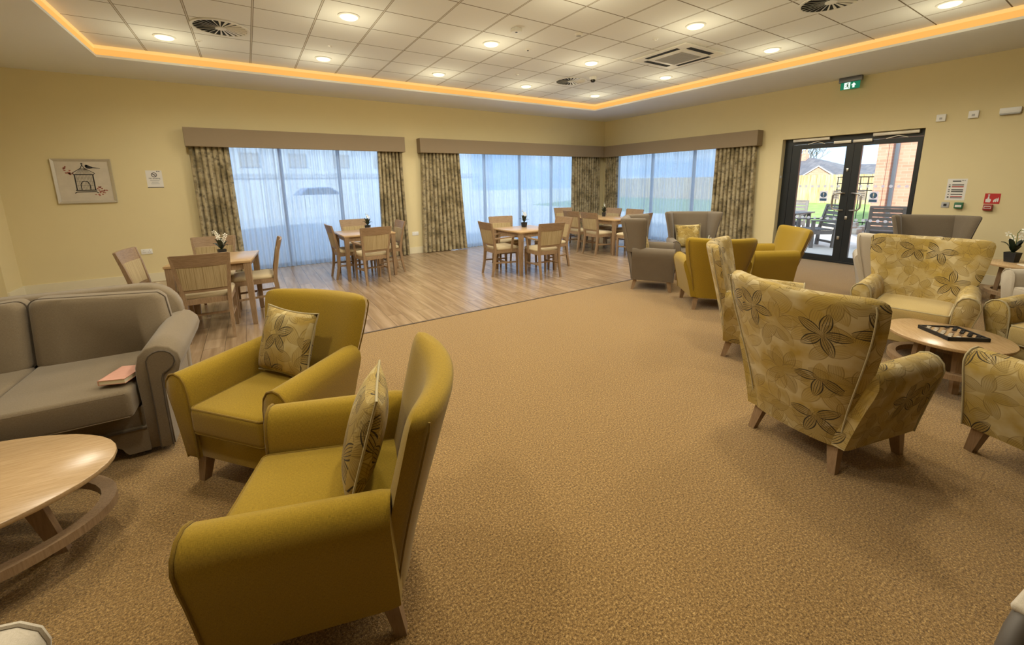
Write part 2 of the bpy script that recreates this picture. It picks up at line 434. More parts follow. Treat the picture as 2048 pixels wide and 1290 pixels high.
# voile: part see-through, part diffusing
t = NT('voile'); v = t.co('UV', scale=(26, .15, 1)); n = t.noise(v, 1.0, 4, .65)
tr = t.n('BsdfTransparent', Color=(.66, .78, .90)); tl = t.n('BsdfTranslucent', Color=(.46, .60, .81)); df = t.n('BsdfDiffuse', Color=(.68, .78, .92))
m1 = t.n('MixShader'); t.put(m1.inputs[0], .30); t.put(m1.inputs[1], tl.outputs[0]); t.put(m1.inputs[2], df.outputs[0])
m2 = t.n('MixShader'); t.put(m2.inputs[0], t.ramp(n, [(.35, (.66, .66, .66)), (.68, (.90, .90, .90))])); t.put(m2.inputs[1], tr.outputs[0]); t.put(m2.inputs[2], m1.outputs[0])
MAT['voile'] = t.surf(m2)
# window glass
t = NT('clear glass'); tr = t.n('BsdfTransparent', Color=(.96, .98, .98)); g = t.n('BsdfGlossy', Roughness=.03); g.inputs[0].default_value = (.9, .95, 1, 1)
ly_ = t.n('LayerWeight', Blend=.25); m = t.n('MixShader'); t.put(m.inputs[0], t.ma('MULTIPLY', ly_.outputs['Fresnel'], .45)); t.put(m.inputs[1], tr.outputs[0]); t.put(m.inputs[2], g.outputs[0])
MAT['clear glass'] = t.surf(m)
# frosted label film
t = NT('clear film'); tr = t.n('BsdfTransparent'); d = t.n('BsdfDiffuse', Color=(.72, .68, .60)); tl2 = t.n('BsdfTranslucent', Color=(.72, .68, .60)); a_ = t.n('AddShader'); 
m = t.n('MixShader'); t.put(m.inputs[0], .55); t.put(m.inputs[1], tr.outputs[0]); t.put(m.inputs[2], tl2.outputs[0]); MAT['clear film'] = t.surf(m)
# bricks, roof tiles, lawn, paving
def bricks(name, c1, c2, mort, w=.225, h=.075, axis='x'):
    t = NT(name); v = t.co('UV'); b = t.n('TexBrick', Scale=1.0, Color1=c1, Color2=c2, Mortar=mort); b.inputs['Brick Width'].default_value = w; b.inputs['Row Height'].default_value = h; b.inputs['Mortar Size'].default_value = .006
    t.put(b.inputs['Vector'], v); MAT[name] = t.fin(b.outputs['Color'], .85, t.bump(b.outputs['Fac'], -.3, .01), spec=.2)
bricks('red brick', (.50, .235, .16), (.60, .31, .22), (.54, .34, .26))
bricks('roof tiles', (.10, .10, .115), (.145, .14, .15), (.06, .06, .07), w=.3, h=.28)
bricks('paving slabs', (.66, .63, .58), (.56, .53, .49), (.42, .40, .36), w=.9, h=.6)
t = NT('lawn'); v = t.co(); MAT['lawn'] = t.fin(t.ramp(t.noise(v, 3, 5, .7), [(.3, (.16, .235, .07)), (.7, (.27, .355, .13))]), .95, spec=.1)
# ================================================================== SETTING
CARPET_Y = 4.43
m = MB(); m.box(((XL+XR)/2+.15, (YF+CARPET_Y)/2, -.05), (XR-XL+.9, CARPET_Y-YF, .1)); struct(m.build('floor', 'carpet', smooth=0))
m = MB(); m.box(((XL+XR)/2, (YB+.3+CARPET_Y)/2, -.05), (XR-XL+.6, YB+.3-CARPET_Y, .1)); struct(m.build('floor', 'vinyl planks', smooth=0))
m = MB(); m.box(((XL+XR)/2, CARPET_Y, .001), (XR-XL, .028, .006)); struct(m.build('trim_1', 'dark strip', smooth=0))

W1 = (-.45, 2.72); W2 = (4.05, 8.35); WR = (5.0, 8.72); DY = (2.12, 4.19); WT = 2.45; DT = 2.35; TH = .3; HT = 3.6
def wallbox(m, x0, x1, y0, y1, z0, z1): m.box(((x0+x1)/2, (y0+y1)/2, (z0+z1)/2), (x1-x0, y1-y0, z1-z0))
m = MB()
for a, b in ((XL-.6, W1[0]), (W1[1], W2[0]), (W2[1], XR+TH)): wallbox(m, a, b, YB, YB+TH, 0, HT)
for a, b in (W1, W2): wallbox(m, a, b, YB, YB+TH, WT, HT)
struct(m.build('wall_back', 'wall paint', smooth=0))
m = MB()
for a, b in ((YF, DY[0]), (DY[1], WR[0]), (WR[1], YB)): wallbox(m, XR, XR+TH, a, b, 0, HT)
wallbox(m, XR, XR+TH, *DY, DT, HT); wallbox(m, XR, XR+TH, *WR, WT, HT)
struct(m.build('wall_right', 'wall paint', smooth=0))
m = MB(); wallbox(m, XL-.3, XL, 8.62, YB, 0, HT); wallbox(m, XL-.6, XL-.3, YF, YB, 0, HT)
struct(m.build('wall_left', 'wall paint', smooth=0))
m = MB(); wallbox(m, XL-.6, XR+TH, YF-.3, YF, 0, HT); struct(m.build('wall_front', 'wall paint', smooth=0))
# bulkhead with the tray opening
TRX = (-1.48, 7.48); TRY = (-2.3, 7.83); LIP = .03
m = MB()
for a in ((XL-.6, TRX[0], YF, YB), (TRX[1], XR, YF, YB), (TRX[0], TRX[1], TRY[1], YB), (TRX[0], TRX[1], YF, TRY[0])):
    wallbox(m, a[0], a[1], a[2], a[3], ZB, ZB+LIP)
struct(m.build('ceiling', 'white ceiling paint', smooth=0))
m = MB(); wallbox(m, TRX[0]-.2, TRX[1]+.2, TRY[0]-.2, TRY[1]+.2, ZT, ZT+.03); struct(m.build('ceiling', 'ceiling tiles', smooth=0))
for nm, lab, c, d in (('back', 'orange LED cove strip glowing above the curtained window wall', ((TRX[0]+TRX[1])/2, TRY[1]+.02, 0), (TRX[1]-TRX[0]+.04, .012)),
                      ('right', 'orange LED cove strip glowing along the side with the glass doors', (TRX[1]+.02, (TRY[0]+TRY[1])/2, 0), (.012, TRY[1]-TRY[0]+.04)),
                      ('left', 'orange LED cove strip glowing above the side with the bird picture', (TRX[0]-.02, (TRY[0]+TRY[1])/2, 0), (.012, TRY[1]-TRY[0]+.04))):
    t_ = thing('cove_light', lab, 'cove light', (c[0], c[1], ZB+LIP), group='cove lights around the ceiling tray')
    h = ZT-ZB-LIP
    m = MB(); m.box((0, 0, h*.33), (d[0], d[1], h*.66)); m.build('light_diffuser', 'cove glow', t_, 0)
    m = MB(); m.box((0, 0, h*.83), (d[0]+(.012 if d[0] < .1 else 0), d[1]+(.012 if d[1] < .1 else 0), h*.34)); m.build('upper_trim', 'cove glow upper', t_, 0)
m = MB(); wallbox(m, TRX[0], TRX[1], TRY[0]-.03, TRY[0], ZB+LIP, ZT); struct(m.build('ceiling', 'white ceiling paint', smooth=0))

def base(name, x0, x1, y0, y1):
    m = MB(); wallbox(m, x0, x1, y0, y1, 0, .145); struct(m.build(name, 'cream skirting', smooth=0))
m = MB()
for a, b in ((XL, W1[0]-.02), (W1[1]+.02, W2[0]-.02), (W2[1]+.02, XR-.02)): wallbox(m, a, b, YB-.02, YB, 0, .145)
struct(m.build('baseboard_back', 'cream skirting', smooth=0))
m = MB()
for a, b in ((YF, DY[0]), (DY[1], WR[0]), (WR[1], YB)): wallbox(m, XR-.02, XR, a, b, 0, .145)
struct(m.build('baseboard_right', 'cream skirting', smooth=0))
m = MB(); wallbox(m, XL, XL+.02, 8.62, YB-.02, 0, .145); wallbox(m, XL-.3, XL-.28, YF, 8.62, 0, .145); struct(m.build('baseboard_left', 'cream skirting', smooth=0))

# windows: dark frames with tall panes
def window(name, a, b, axis, n, at):
    root = bpy.data.objects.new(name, None); COL.objects.link(root); root['kind'] = 'structure'
    fm = MB(); f = .06
    def bx(m, p0, p1, z0, z1, d=.06):
        if axis == 'x': m.box(((p0+p1)/2, at, (z0+z1)/2), (p1-p0, d, z1-z0))
        else: m.box((at, (p0+p1)/2, (z0+z1)/2), (d, p1-p0, z1-z0))
    bx(fm, a, b, 0, f); bx(fm, a, b, WT-f, WT); bx(fm, a, a+f, f, WT-f); bx(fm, b-f, b, f, WT-f)
    for k in range(1, n): x = a+(b-a)*k/n; bx(fm, x-f/2, x+f/2, f, WT-f)
    fo = fm.build('window_frame', 'aluminium frame', root, 0)
    for k in range(n):
        g = MB(); bx(g, a+(b-a)*k/n+f*.6, a+(b-a)*(k+1)/n-f*.6, f, WT-f, .012); g.build('glass_pane', 'clear glass', root, 0)
window('window_1', *W1, 'x', 3, YB+.2)
window('window_2', *W2, 'x', 4, YB+.2)
window('window_3', *WR, 'y', 3, XR+.2)

# pelmets
def pelmet(label, a, b, axis, ends):
    D = .21; zb, zt = 2.265, 2.575; m = MB()
    if axis == 'x':
        m.box(((a+b)/2, YB-D+.015, (zb+zt)/2), (b-a, .03, zt-zb), .006, 1); m.box(((a+b)/2, YB-D/2, zt-.012), (b-a-.002, D-.002, .024))
        for e in ends: m.box((e, YB-D/2+.01, (zb+zt)/2), (.028, D-.02, zt-zb-.002))
        loc = ((a+b)/2, YB, zb); off = (0, -.012, 0)
    else:
        m.box((XR-D+.015, (a+b)/2, (zb+zt)/2), (.03, b-a, zt-zb), .006, 1); m.box((XR-D/2, (a+b)/2, zt-.012), (D-.002, b-a-.002, .024))
        for e in ends: m.box((XR-D/2+.01, e, (zb+zt)/2), (D-.02, .028, zt-zb-.002))
        loc = (XR, (a+b)/2, zb); off = (-.012, 0, 0)
    m.xf(Matrix.Translation((-loc[0], -loc[1], -loc[2])))
    o = m.build('pelmet', 'pelmet fabric', None, 30, tuple(p+q for p, q in zip(loc, off)))
    tag(o, label, 'pelmet', 'fabric pelmets over the windows')
    return o
pelmet('taupe fabric pelmet over the window nearest the bird picture', -.793, 2.972, 'x', (-.779, 2.958))
pelmet('taupe fabric pelmet over the window ending in the room corner', 3.31, XR-.226, 'x', (3.324,))
pelmet('taupe fabric pelmet over the window beside the glass doors', 4.575, YB-.014, 'y', (4.589,))

# drapes and voiles: sheets of pleats
def drape(name, label, mat, a0, a1, b0, b1, axis, at, n, amp, cat, group, ztop=2.42, zbot=.015, seed=0):
    rnd = random.Random(seed); ph = [rnd.uniform(-.5, .5) for _ in range(n+2)]; am = [rnd.uniform(.55, 1.15) for _ in range(n+2)]
    L = (a1-a0)
    thin = mat == 'voile'
    sq = lambda q: math.copysign(abs(q)**.75, q)
    def f(u, v):
        k = u*n; i = int(min(k, n-1)); fr_ = k-i
        wgt = 1-.35*math.sin(PI*v)
        w = am[i]*(1-fr_)+am[i+1]*fr_
        s_ = math.sin(PI*k*(2 if thin else 1)+ (0 if not thin else ph[i]*(1-v)*.8))
        off = amp*w*sq(s_) if thin else -amp*w*(2*abs(s_)**.55-1)*(.75+.25*(1-v))
        lo = b0+(b1-b0)*u; hi = a0+(a1-a0)*u
        p = hi+(lo-hi)*(1-v)**1.2
        p += .3*amp*math.sin(4*PI*k+1.2)*.5
        z = zbot+(ztop-zbot)*v
        return (p-(a0+a1)/2, off, z) if axis == 'x' else (off, p-(a0+a1)/2, z)
    m = MB(); m.sheet(f, n*12, 14)
    loc = ((a0+a1)/2, at, 0) if axis == 'x' else (at, (a0+a1)/2, 0)
    o = m.build(name, mat, None, 180, loc)
    me = o.data; uvl = me.uv_layers[0]                 # cloth runs through the folds: stretch u along the pleats
    for p in me.polygons:
        for li in p.loop_indices:
            c_ = me.vertices[me.loops[li].vertex_index].co
            q = c_.x if axis == 'x' else c_.y
            uvl.data[li].uv = ((me.loops[li].vertex_index//15)/(n*12)*L*1.5+seed*.37, c_.z)
    tag(o, label, cat, group); return o
DG = 'patterned drapes at the windows'; AT = YB-.115
drape('drape', 'patterned drape hanging at the left of the window nearest the bird picture', 'drape fabric', -.77, -.20, -.77, -.17, 'x', AT, 7, .055, 'curtain', DG, seed=1)
drape('drape', 'patterned drape hanging behind the second dining table, left of the bare wall strip', 'drape fabric', 2.40, 2.92, 2.36, 2.98, 'x', AT, 7, .055, 'curtain', DG, seed=2)
drape('drape', 'wide patterned drape hanging just right of the bare wall strip', 'drape fabric', 3.36, 4.30, 3.30, 4.44, 'x', AT, 11, .055, 'curtain', DG, seed=3)
drape('drape', 'patterned drape hanging on the back wall next to the room corner', 'drape fabric', 7.78, 8.86, 7.78, 8.88, 'x', AT, 12, .05, 'curtain', DG, seed=4)
drape('drape', 'narrow patterned drape on the door-side wall next to the room corner', 'drape fabric', 8.45, 8.93, 8.45, 8.93, 'y', XR-.115, 6, .05, 'curtain', DG, seed=5)
drape('drape', 'patterned drape hanging between the far window and the glass doors', 'drape fabric', 4.63, 5.52, 4.57, 5.54, 'y', XR-.115, 10, .055, 'curtain', DG, seed=6)
VG = 'white voile curtains'
drape('voile_curtain', 'sheer white voile across the window behind the second dining table', 'voile', -.4, 2.62, -.4, 2.62, 'x', YB-.035, 34, .022, 'curtain', VG, seed=11)
drape('voile_curtain', 'sheer white voile across the window behind the third dining table', 'voile', 4.12, 8.2, 4.2, 8.2, 'x', YB-.035, 44, .022, 'curtain', VG, seed=12)
drape('voile_curtain', 'sheer white voile across the window on the door-side wall', 'voile', 5.1, 8.65, 5.1, 8.65, 'y', XR-.035, 38, .022, 'curtain', VG, seed=13)

# ------------------------------------------------------------------ glazed double doors in the right wall
DX = XR+.17
door = bpy.data.objects.new('door_1', None); COL.objects.link(door); door['kind'] = 'structure'; door.location = (DX, 0, 0)
def dbox(m, y0, y1, z0, z1, x0=-.035, x1=.035, bev=0): m.box(((x0+x1)/2, (y0+y1)/2, (z0+z1)/2), (x1-x0, y1-y0, z1-z0), bev)
m = MB(); dbox(m, 4.06, 4.19, 0, DT); dbox(m, DY[0], 2.16, 0, DT); dbox(m, 2.16, 4.06, 2.24, DT); dbox(m, 2.16, 4.06, 0, .03); m.build('door_frame', 'aluminium frame', door, 0)
for (y0, y1, s0, s1, label) in ((3.055, 4.055, .115, .145, None), (2.165, 3.05, .055, .11, None)):
    lf = MB()
    dbox(lf, y0, y0+s0, .035, 2.235, -.03, .03); dbox(lf, y1-s1, y1, .035, 2.235, -.03, .03)
    dbox(lf, y0+s0, y1-s1, .035, .125, -.03, .03); dbox(lf, y0+s0, y1-s1, 2.15, 2.235, -.03, .03)
    leaf = lf.build('door_leaf', 'aluminium frame', door, 0)
    g = MB(); dbox(g, y0+s0-.005, y1-s1+.005, .12, 2.155, -.006, .006); g.build('glass_pane', 'clear glass', leaf, 0)
    d_ = MB(); gw = (y1-s1-y0-s0)
    for zz in (1.435, .83):
        for k in range(7):
            yy = y0+s0+gw*(k+.5)/7
            d_.loft([[(xx, yy+.026*math.cos(a*PI/8), zz+.026*math.sin(a*PI/8)) for a in range(16)] for xx in (-.0085, -.0065)])
    d_.build('safety_dots', 'dot frost', leaf, 0)
    inner = y0 if y0 > 3 else y1; sg = 1 if y0 > 3 else -1
    hm = MB(); hy = inner+sg*.05; ho = inner+sg*.21
    hm.tube([(-.03, hy, 1.31), (-.075, hy+sg*.03, 1.315), (-.085, ho-sg*.03, 1.30), (-.085, ho, 1.265), (-.085, ho, 1.05), (-.085, ho-sg*.03, 1.01), (-.075, hy+sg*.03, 1.0), (-.03, hy, 1.0)], .0155, 10)
    hm.build('pull_handle', 'steel', leaf, 60)
    # stickers on the glass
    sy = (3.44 if sg > 0 else 2.69)
    st = MB(); dbox(st, sy-.065, sy+.065, 1.15, 1.345, -.010, -.0075); sticker = st.build('notice_sticker', 'dot frost', leaf, 0)
    c_ = MB(); c_.loft([[(xx, sy+.052*math.cos(a*PI/12), 1.275+.052*math.sin(a*PI/12)) for a in range(24)] for xx in (-.0125, -.0105)]); dbox(c_, sy-.055, sy+.055, 1.16, 1.205, -.0125, -.0105); c_.build('blue_mark', 'print blue', sticker, 0)
    e_ = MB(); dbox(e_, sy-.008, sy+.008, 1.268, 1.312, -.0145, -.0128); dbox(e_, sy-.008, sy+.008, 1.24, 1.256, -.0145, -.0128); e_.build('exclamation_mark', 'paper white', sticker, 0)
    py = (3.245 if sg > 0 else 2.86)
    f_ = MB(); dbox(f_, py-.06, py+.06, 1.19, 1.36, -.0095, -.0075); flm = f_.build('door_notice', 'clear film', leaf, 0)
    f_ = MB()
    for k, w_ in enumerate((.035, .05, .045, .03)): dbox(f_, py-w_, py+w_, 1.335-.035*k, 1.343-.035*k, -.012, -.0098)
    f_.build('printed_lines', 'print dark', flm, 0)
    mg = MB(); dbox(mg, *((3.10, 3.36) if sg > 0 else (2.80, 3.07)), 2.205, 2.255, -.075, -.032, .004); mg.build('lock_plate', 'silver', leaf, 30)
cl = MB(); dbox(cl, 3.42, 4.03, 2.285, 2.345, -.11, -.036, .006); c1 = cl.build('door_closer', 'silver', door, 30)
a_ = MB(); a_.bar((-.075, 3.62, 2.27), (-.05, 3.78, 2.235), .022, .012); a_.bar((-.075, 3.62, 2.27), (-.06, 3.5, 2.225), .02, .01); a_.build('closer_arm', 'silver', c1, 0)
cl = MB(); dbox(cl, 2.2, 2.79, 2.285, 2.345, -.11, -.036, .006); c1 = cl.build('door_closer', 'silver', door, 30)
a_ = MB(); a_.bar((-.075, 2.46, 2.27), (-.05, 2.62, 2.235), .022, .012); a_.bar((-.075, 2.46, 2.27), (-.06, 2.34, 2.235), .02, .01); a_.build('closer_arm', 'silver', c1, 0)
for yy, zz, w_ in ((3.11, 1.73, .016), (3.035, .86, .02), (3.115, .48, .02)):
    l_ = MB(); dbox(l_, yy-w_, yy+w_, zz-.03, zz+.03, -.045, -.03, .003); l_.build('lock_cylinder', 'steel', door, 30)
tag_d = MB(); tag_d.lathe([(.0, 0), (.028, 0), (.03, .006), (.0, .012)], n=14); o = tag_d.build('door_stop_button', 'white plastic', None, 40, (XR+.06, DY[1]-.001, 1.62)); o.rotation_euler = (R(90), 0, 0)
tag(o, 'small round white disc on the reveal left of the glass doors', 'disc')

# ------------------------------------------------------------------ things fixed to the ceiling
lampP = None
LAMP_W, CEILING_FILL, LAMP_C = 82.0, 6.0, (1.0, .935, .79)
spots = [(x, y) for y in (7.02, 5.19, 3.36, 1.53) for x in (-.66, 1.18, 3.02, 4.86, 6.71) if not (y == 5.19 and x < 0)]
row = {7.02: 'row nearest the curtained windows', 5.19: 'second row from the curtained windows', 3.36: 'third row from the windows', 1.53: 'fourth row from the windows'}
colw = {-.66: 'beside the left cove', 1.18: 'second from the left cove', 3.02: 'in the middle of its row', 4.86: 'second from the door-side cove', 6.71: 'beside the door-side cove'}
for i, (x, y) in enumerate(spots):
    lab = 'round glowing ceiling downlight %s, %s' % (colw[x], row[y])
    if lampP is None:
        lampP = thing('ceiling_light', lab, 'ceiling light', (x, y, ZT), 0, 'round downlights in the tile ceiling')
        m = MB(); m.lathe([(.088, 0), (.118, 0), (.118, -.006), (.104, -.013), (.088, -.010)], n=28); m.build('trim_ring', 'white plastic', lampP)
        m = MB(); m.lathe([(.0, -.030), (.05, -.029), (.082, -.024), (.096, -.012), (.096, -.002)], n=28); m.build('glass_diffuser', 'lamp glow', lampP)
    else: dup(lampP, (x, y, ZT), 0, lab)
    l = bpy.data.lights.new('downlight', 'SPOT'); l.energy = LAMP_W; l.color = LAMP_C; l.shadow_soft_size = .085
    l.spot_size = R(165); l.spot_blend = .55
    lo = bpy.data.objects.new('downlight', l); COL.objects.link(lo); lo.location = (x, y, ZT-.045)
    l = bpy.data.lights.new('ceiling_fill', 'POINT'); l.energy = CEILING_FILL; l.color = (1.0, .89, .58); l.shadow_soft_size = 0.0  # unseen point light added well below the fixture to brighten the ceiling
    lo = bpy.data.objects.new('ceiling_fill', l); COL.objects.link(lo); lo.location = (x, y, ZT-.46)

def vent(label, x, y, rz):
    t_ = thing('ceiling_vent', label, 'vent', (x, y, ZT), rz, 'swirl vents in the tile ceiling')
    m = MB(); m.lathe([(.0, -.001), (.272, -.001), (.272, -.0035), (.0, -.0035)], n=40); m.build('dark_throat', 'dark void', t_, 0)
    m = MB()
    m.lathe([(.268, -.002), (.30, -.002), (.30, -.012), (.268, -.010)], n=40); m.lathe([(.0, -.004), (.055, -.004), (.055, -.016), (.0, -.018)], n=24)
    m.build('vent_plate', 'white plastic', t_, 40)
    m = MB(); NV = 24
    for k in range(NV):
        a = 2*PI*k/NV; ca, sa = math.cos(a), math.sin(a)
        def P(r_, w_, z_): return (r_*ca-w_*sa, r_*sa+w_*ca, z_)
        m.loft([[P(.05, -.002, -.004), P(.05, .002, -.006), P(.05, .003, -.005), P(.05, -.001, -.003)], [P(.272, -.014, -.003), P(.272, .010, -.016), P(.272, .012, -.0145), P(.272, -.012, -.0015)]])
    m.build('vent_vanes', 'white plastic', t_, 0)
vent('round swirl vent near the left cove, beside the first downlight', -.05, 6.31, 0)
vent('round swirl vent above the corner dining table', 5.37, 6.28, .1)
vent('round swirl vent in front of the air conditioning unit, toward the camera', 5.5, 2.19, .2)

ac = thing('air_conditioner', 'square white ceiling air conditioner with dark outlet slots', 'air conditioner', (5.77, 4.26, ZT))
m = MB(); m.box((0, 0, -.012), (.95, .95, .024), .008); m.build('cover_panel', 'white gloss', ac, 30)
m = MB()
for k in range(4):
    a = k*PI/2; m.box((.375*math.cos(a), .375*math.sin(a), -.0255), (.075, .56, .004), rz=a)
m.build('outlet_slot', 'dark void', ac, 0)
m = MB(); m.box((0, 0, -.029), (.62, .62, .012), .004); rg = m.build('return_frame', 'white gloss', ac, 30)
m = MB(); m.box((0, 0, -.037), (.47, .47, .006)); 
for k in range(15): m.box((0, -.22+k*.0315, -.041), (.46, .006, .006))
m.build('return_grille', 'print grey', rg, 0)

def ceil_dev(name, label, cat, x, y, prof, mat='white plastic', extra=None, n=18, group=None):
    t_ = thing(name, label, cat, (x, y, ZT), 0, group)
    m = MB(); m.lathe(prof, n=n); m.build('housing', mat, t_)
    if extra:
        m = MB(); m.lathe(extra[0], n=n); m.build('sensor_eye', extra[1], t_)
    return t_
SP = [(.0, -.022), (.012, -.021), (.016, -.010), (.04, -.004), (.042, 0)]
for x, y, l in ((1.18, 6.37, 'small white sprinkler head between the two downlights left of centre'), (4.83, 3.93, 'small white sprinkler head just left of the air conditioner'), (4.22, 6.38, 'small white sprinkler head left of the far swirl vent'),
                (6.79, 4.31, 'small white sprinkler head right of the air conditioner'), (-.31, 6.98, 'small white sprinkler head below the left swirl vent'), (3.81, 7.02, 'small white sprinkler head close to the far cove')):
    ceil_dev('sprinkler', l, 'sprinkler', x, y, SP, group='sprinkler heads')
ceil_dev('motion_sensor', 'small round ceiling sensor with a dark eye, centre of the tiles', 'sensor', 3.6, 5.15, [(.0, -.014), (.03, -.012), (.045, -.004), (.048, 0)], extra=([(.0, -.02), (.012, -.019), (.016, -.010)], 'black'))
t_ = thing('smoke_detector', 'square white detector box with a dark dot, nearest the camera', 'detector', (3.01, 4.55, ZT), .1)
m = MB(); m.box((0, 0, -.022), (.105, .105, .044), .006); m.build('housing', 'white plastic', t_, 30)
m = MB(); m.lathe([(.0, -.0475), (.014, -.047), (.016, -.043)], n=12); m.build('sensor_eye', 'black', t_)
ceil_dev('smoke_detector', 'low round smoke detector with a dark underside, right of the square one', 'detector', 3.81, 4.31, [(.0, -.024), (.03, -.024), (.05, -.014), (.055, 0)], 'white plastic', ([(.0, -.028), (.03, -.0275), (.032, -.022)], 'print grey'))
t_ = thing('camera_dome', 'small dark domed camera hanging beside the far swirl vent', 'camera', (5.53, 5.85, ZT))
m = MB(); m.lathe([(.0, -.05), (.05, -.048), (.062, -.03), (.065, 0)], n=18); m.build('housing', 'white plastic', t_)
m = MB(); m.lathe([(.0, -.095), (.03, -.088), (.045, -.065), (.045, -.048)], n=18); m.build('camera_eye', 'black gloss', t_)

# emergency exit sign hung below the bulkhead, facing into the room
ex = thing('exit_sign', 'green illuminated running man and arrow exit sign above the doors', 'exit sign', (9.0, 3.145, ZB))
m = MB(); m.box((0, 0, -.042), (.06, .33, .084), .008); m.build('lamp_housing', 'brushed dark', ex, 30)
m = MB(); m.box((0, .0, -.142), (.008, .275, .118)); sp_ = m.build('sign_panel', 'exit green', ex, 0)
def flat(m, polys, o, s, x=-.006, th=.0015):
    """polygons drawn as seen by someone looking along +x: first coordinate runs to their right"""
    for p in polys: m.prism([(x, o[0]-a*s, o[1]+b*s) for a, b in p], (0, 0, 0), (-th, 0, 0))
def disc(a, b, r, n=16): return [(a+r*math.cos(2*PI*k/n), b+r*math.sin(2*PI*k/n)) for k in range(n)]
m = MB(); flat(m, [[(-.085, -.052), (-.0, -.052), (-.0, .052), (-.085, .052)]], (0, -.142), 1, -.0045, .001); m.build('white_field', 'exit white', sp_, 0)
m = MB(); flat(m, [[(.035, -.04), (.065, -.04), (.065, .0), (.085, -.0), (.05, .042), (.015, 0), (.035, 0)]], (0, -.142), 1, -.0045, .001); m.build('arrow', 'exit white', sp_, 0)
m = MB(); flat(m, [disc(-.033, .036, .010, 10), [(-.055, .022), (-.03, .026), (-.026, -.002), (-.04, -.004)], [(-.04, -.004), (-.026, -.002), (-.02, -.026), (-.008, -.044), (-.016, -.046), (-.03, -.026)], [(-.042, -.002), (-.032, -.006), (-.052, -.028), (-.072, -.03), (-.072, -.022), (-.056, -.02)],
        [(-.034, .022), (-.028, .018), (-.014, .008), (-.014, .002), (-.028, .01)], [(-.055, .022), (-.05, .016), (-.064, .004), (-.07, .008)]], (0, -.142), 1, -.0056, .001); m.build('running_man', 'device green', sp_, 0)

# ------------------------------------------------------------------ things on the right wall
def wbox(name, label, cat, y, z, dy, dz, dx, mat, bev=.006, group=None):
    t_ = thing(name, label, cat, (XR, y, z), 0, group)
    m = MB(); m.box((-dx/2, 0, 0), (dx, dy, dz), bev); o = m.build('housing', mat, t_, 30); return t_
t_ = wbox('wall_sensor', 'small square white box high on the wall, closest to the doors', 'wall sensor', 1.962, 2.474, .105, .105, .035, 'white plastic')
m = MB(); m.box((-.037, 0, -.01), (.004, .03, .03)); m.build('lens', 'print grey', t_, 0)
t_ = wbox('wall_sensor', 'small square white box high on the wall, middle of three', 'wall sensor', 1.624, 2.479, .105, .105, .035, 'white plastic')
m = MB(); m.box((-.037, 0, -.01), (.004, .03, .03)); m.build('lens', 'print grey', t_, 0)
t_ = wbox('emergency_light', 'wide white box with a dark underside, high at the right edge', 'emergency light', 1.272, 2.485, .20, .075, .06, 'white plastic')
m = MB(); m.box((-.032, 0, -.045), (.05, .185, .018)); m.build('lower_lens', 'print grey', t_, 0)
# fire action notice
fn = thing('fire_notice', 'white paper fire action notice with black and red lines by the doors', 'notice', (XR, 1.665, 1.39))
m = MB(); m.box((-.001, 0, 0), (.002, .21, .325)); pg = m.build('sheet', 'paper white', fn, 0)
def bars(mat, L, parent=None, x=-.0025):
    m = MB()
    for a0, a1, b, h in L: flat(m, [[(a0, b-h/2), (a1, b-h/2), (a1, b+h/2), (a0, b+h/2)]], (0, 0), 1, x, .001)
    m.build('printed_lines', mat, parent, 0)
bars('print dark', [(-.05, .04, .125, .018), (.05, .062, .134, .01), (.07, .085, .134, .006), (-.05, .075, .07, .014), (-.05, .075, -.005, .014), (-.05, .075, -.032, .014), (-.05, .075, -.072, .013), (-.05, .075, -.124, .010),
                    (-.085, -.065, .07, .010), (-.085, -.065, -.005, .010), (-.085, -.065, -.032, .010), (-.085, -.065, -.072, .010), (-.085, -.065, -.115, .02), (-.085, -.065, .043, .02)], pg)
bars('print red', [(-.05, .075, .043, .016), (-.05, .075, -.105, .014)], pg)
t_ = wbox('key_switch', 'small grey square plate with a dark centre under the notice', 'switch', 1.752, 1.155, .086, .086, .012, 'print grey', .003)
m = MB(); m.box((-.014, 0, 0), (.006, .034, .034)); m.build('key_hole', 'black', t_, 0)
t_ = wbox('door_release', 'green break glass door release box under the notice', 'door release', 1.602, 1.152, .092, .092, .055, 'device green')
m = MB(); m.box((-.057, 0, -.008), (.004, .066, .034)); gp = m.build('glass_window', 'paper white', t_, 0)
bars('print grey', [(-.024, .024, -.008, .006)], gp, -.0595)
t_ = wbox('fire_alarm_call_point', 'red break glass fire alarm box below the red sign', 'fire alarm', 1.305, 1.135, .092, .088, .055, 'device red')
m = MB(); m.box((-.057, 0, 0), (.004, .07, .034)); gp = m.build('glass_window', 'paper white', t_, 0)
m = MB(); flat(m, [[(-.03, -.011), (.03, -.011), (.03, .011), (-.03, .011)]], (0, 0), 1, -.0595, .001); m.build('red_bar', 'device red', gp, 0)
fs = thing('fire_alarm_sign', 'red sign with a white pressing hand and flames', 'sign', (XR, 1.283, 1.262))
m = MB(); m.box((-.0015, 0, 0), (.003, .152, .148)); pl = m.build('sign_plate', 'sign red', fs, 0)
m = MB(); flat(m, [disc(-.036, .052, .011, 10), [(-.04, .03), (-.03, .03), (-.03, .052), (-.04, .052)],
    [(-.062, -.052), (-.062, -.01), (-.046, .0), (-.042, .032), (-.030, .032), (-.028, .0), (-.012, -.008), (-.008, -.03), (-.018, -.056)],
    [(.012, -.045), (.022, -.052), (.03, -.03), (.026, -.005), (.014, -.02)], [(.03, -.045), (.042, -.05), (.046, -.02), (.04, .012), (.03, -.01)], [(.05, -.045), (.062, -.042), (.064, -.01), (.058, .022), (.048, -.005)]], (0, 0), 1, -.004, .001)
m.build('hand_and_flames', 'paper white', pl, 0)

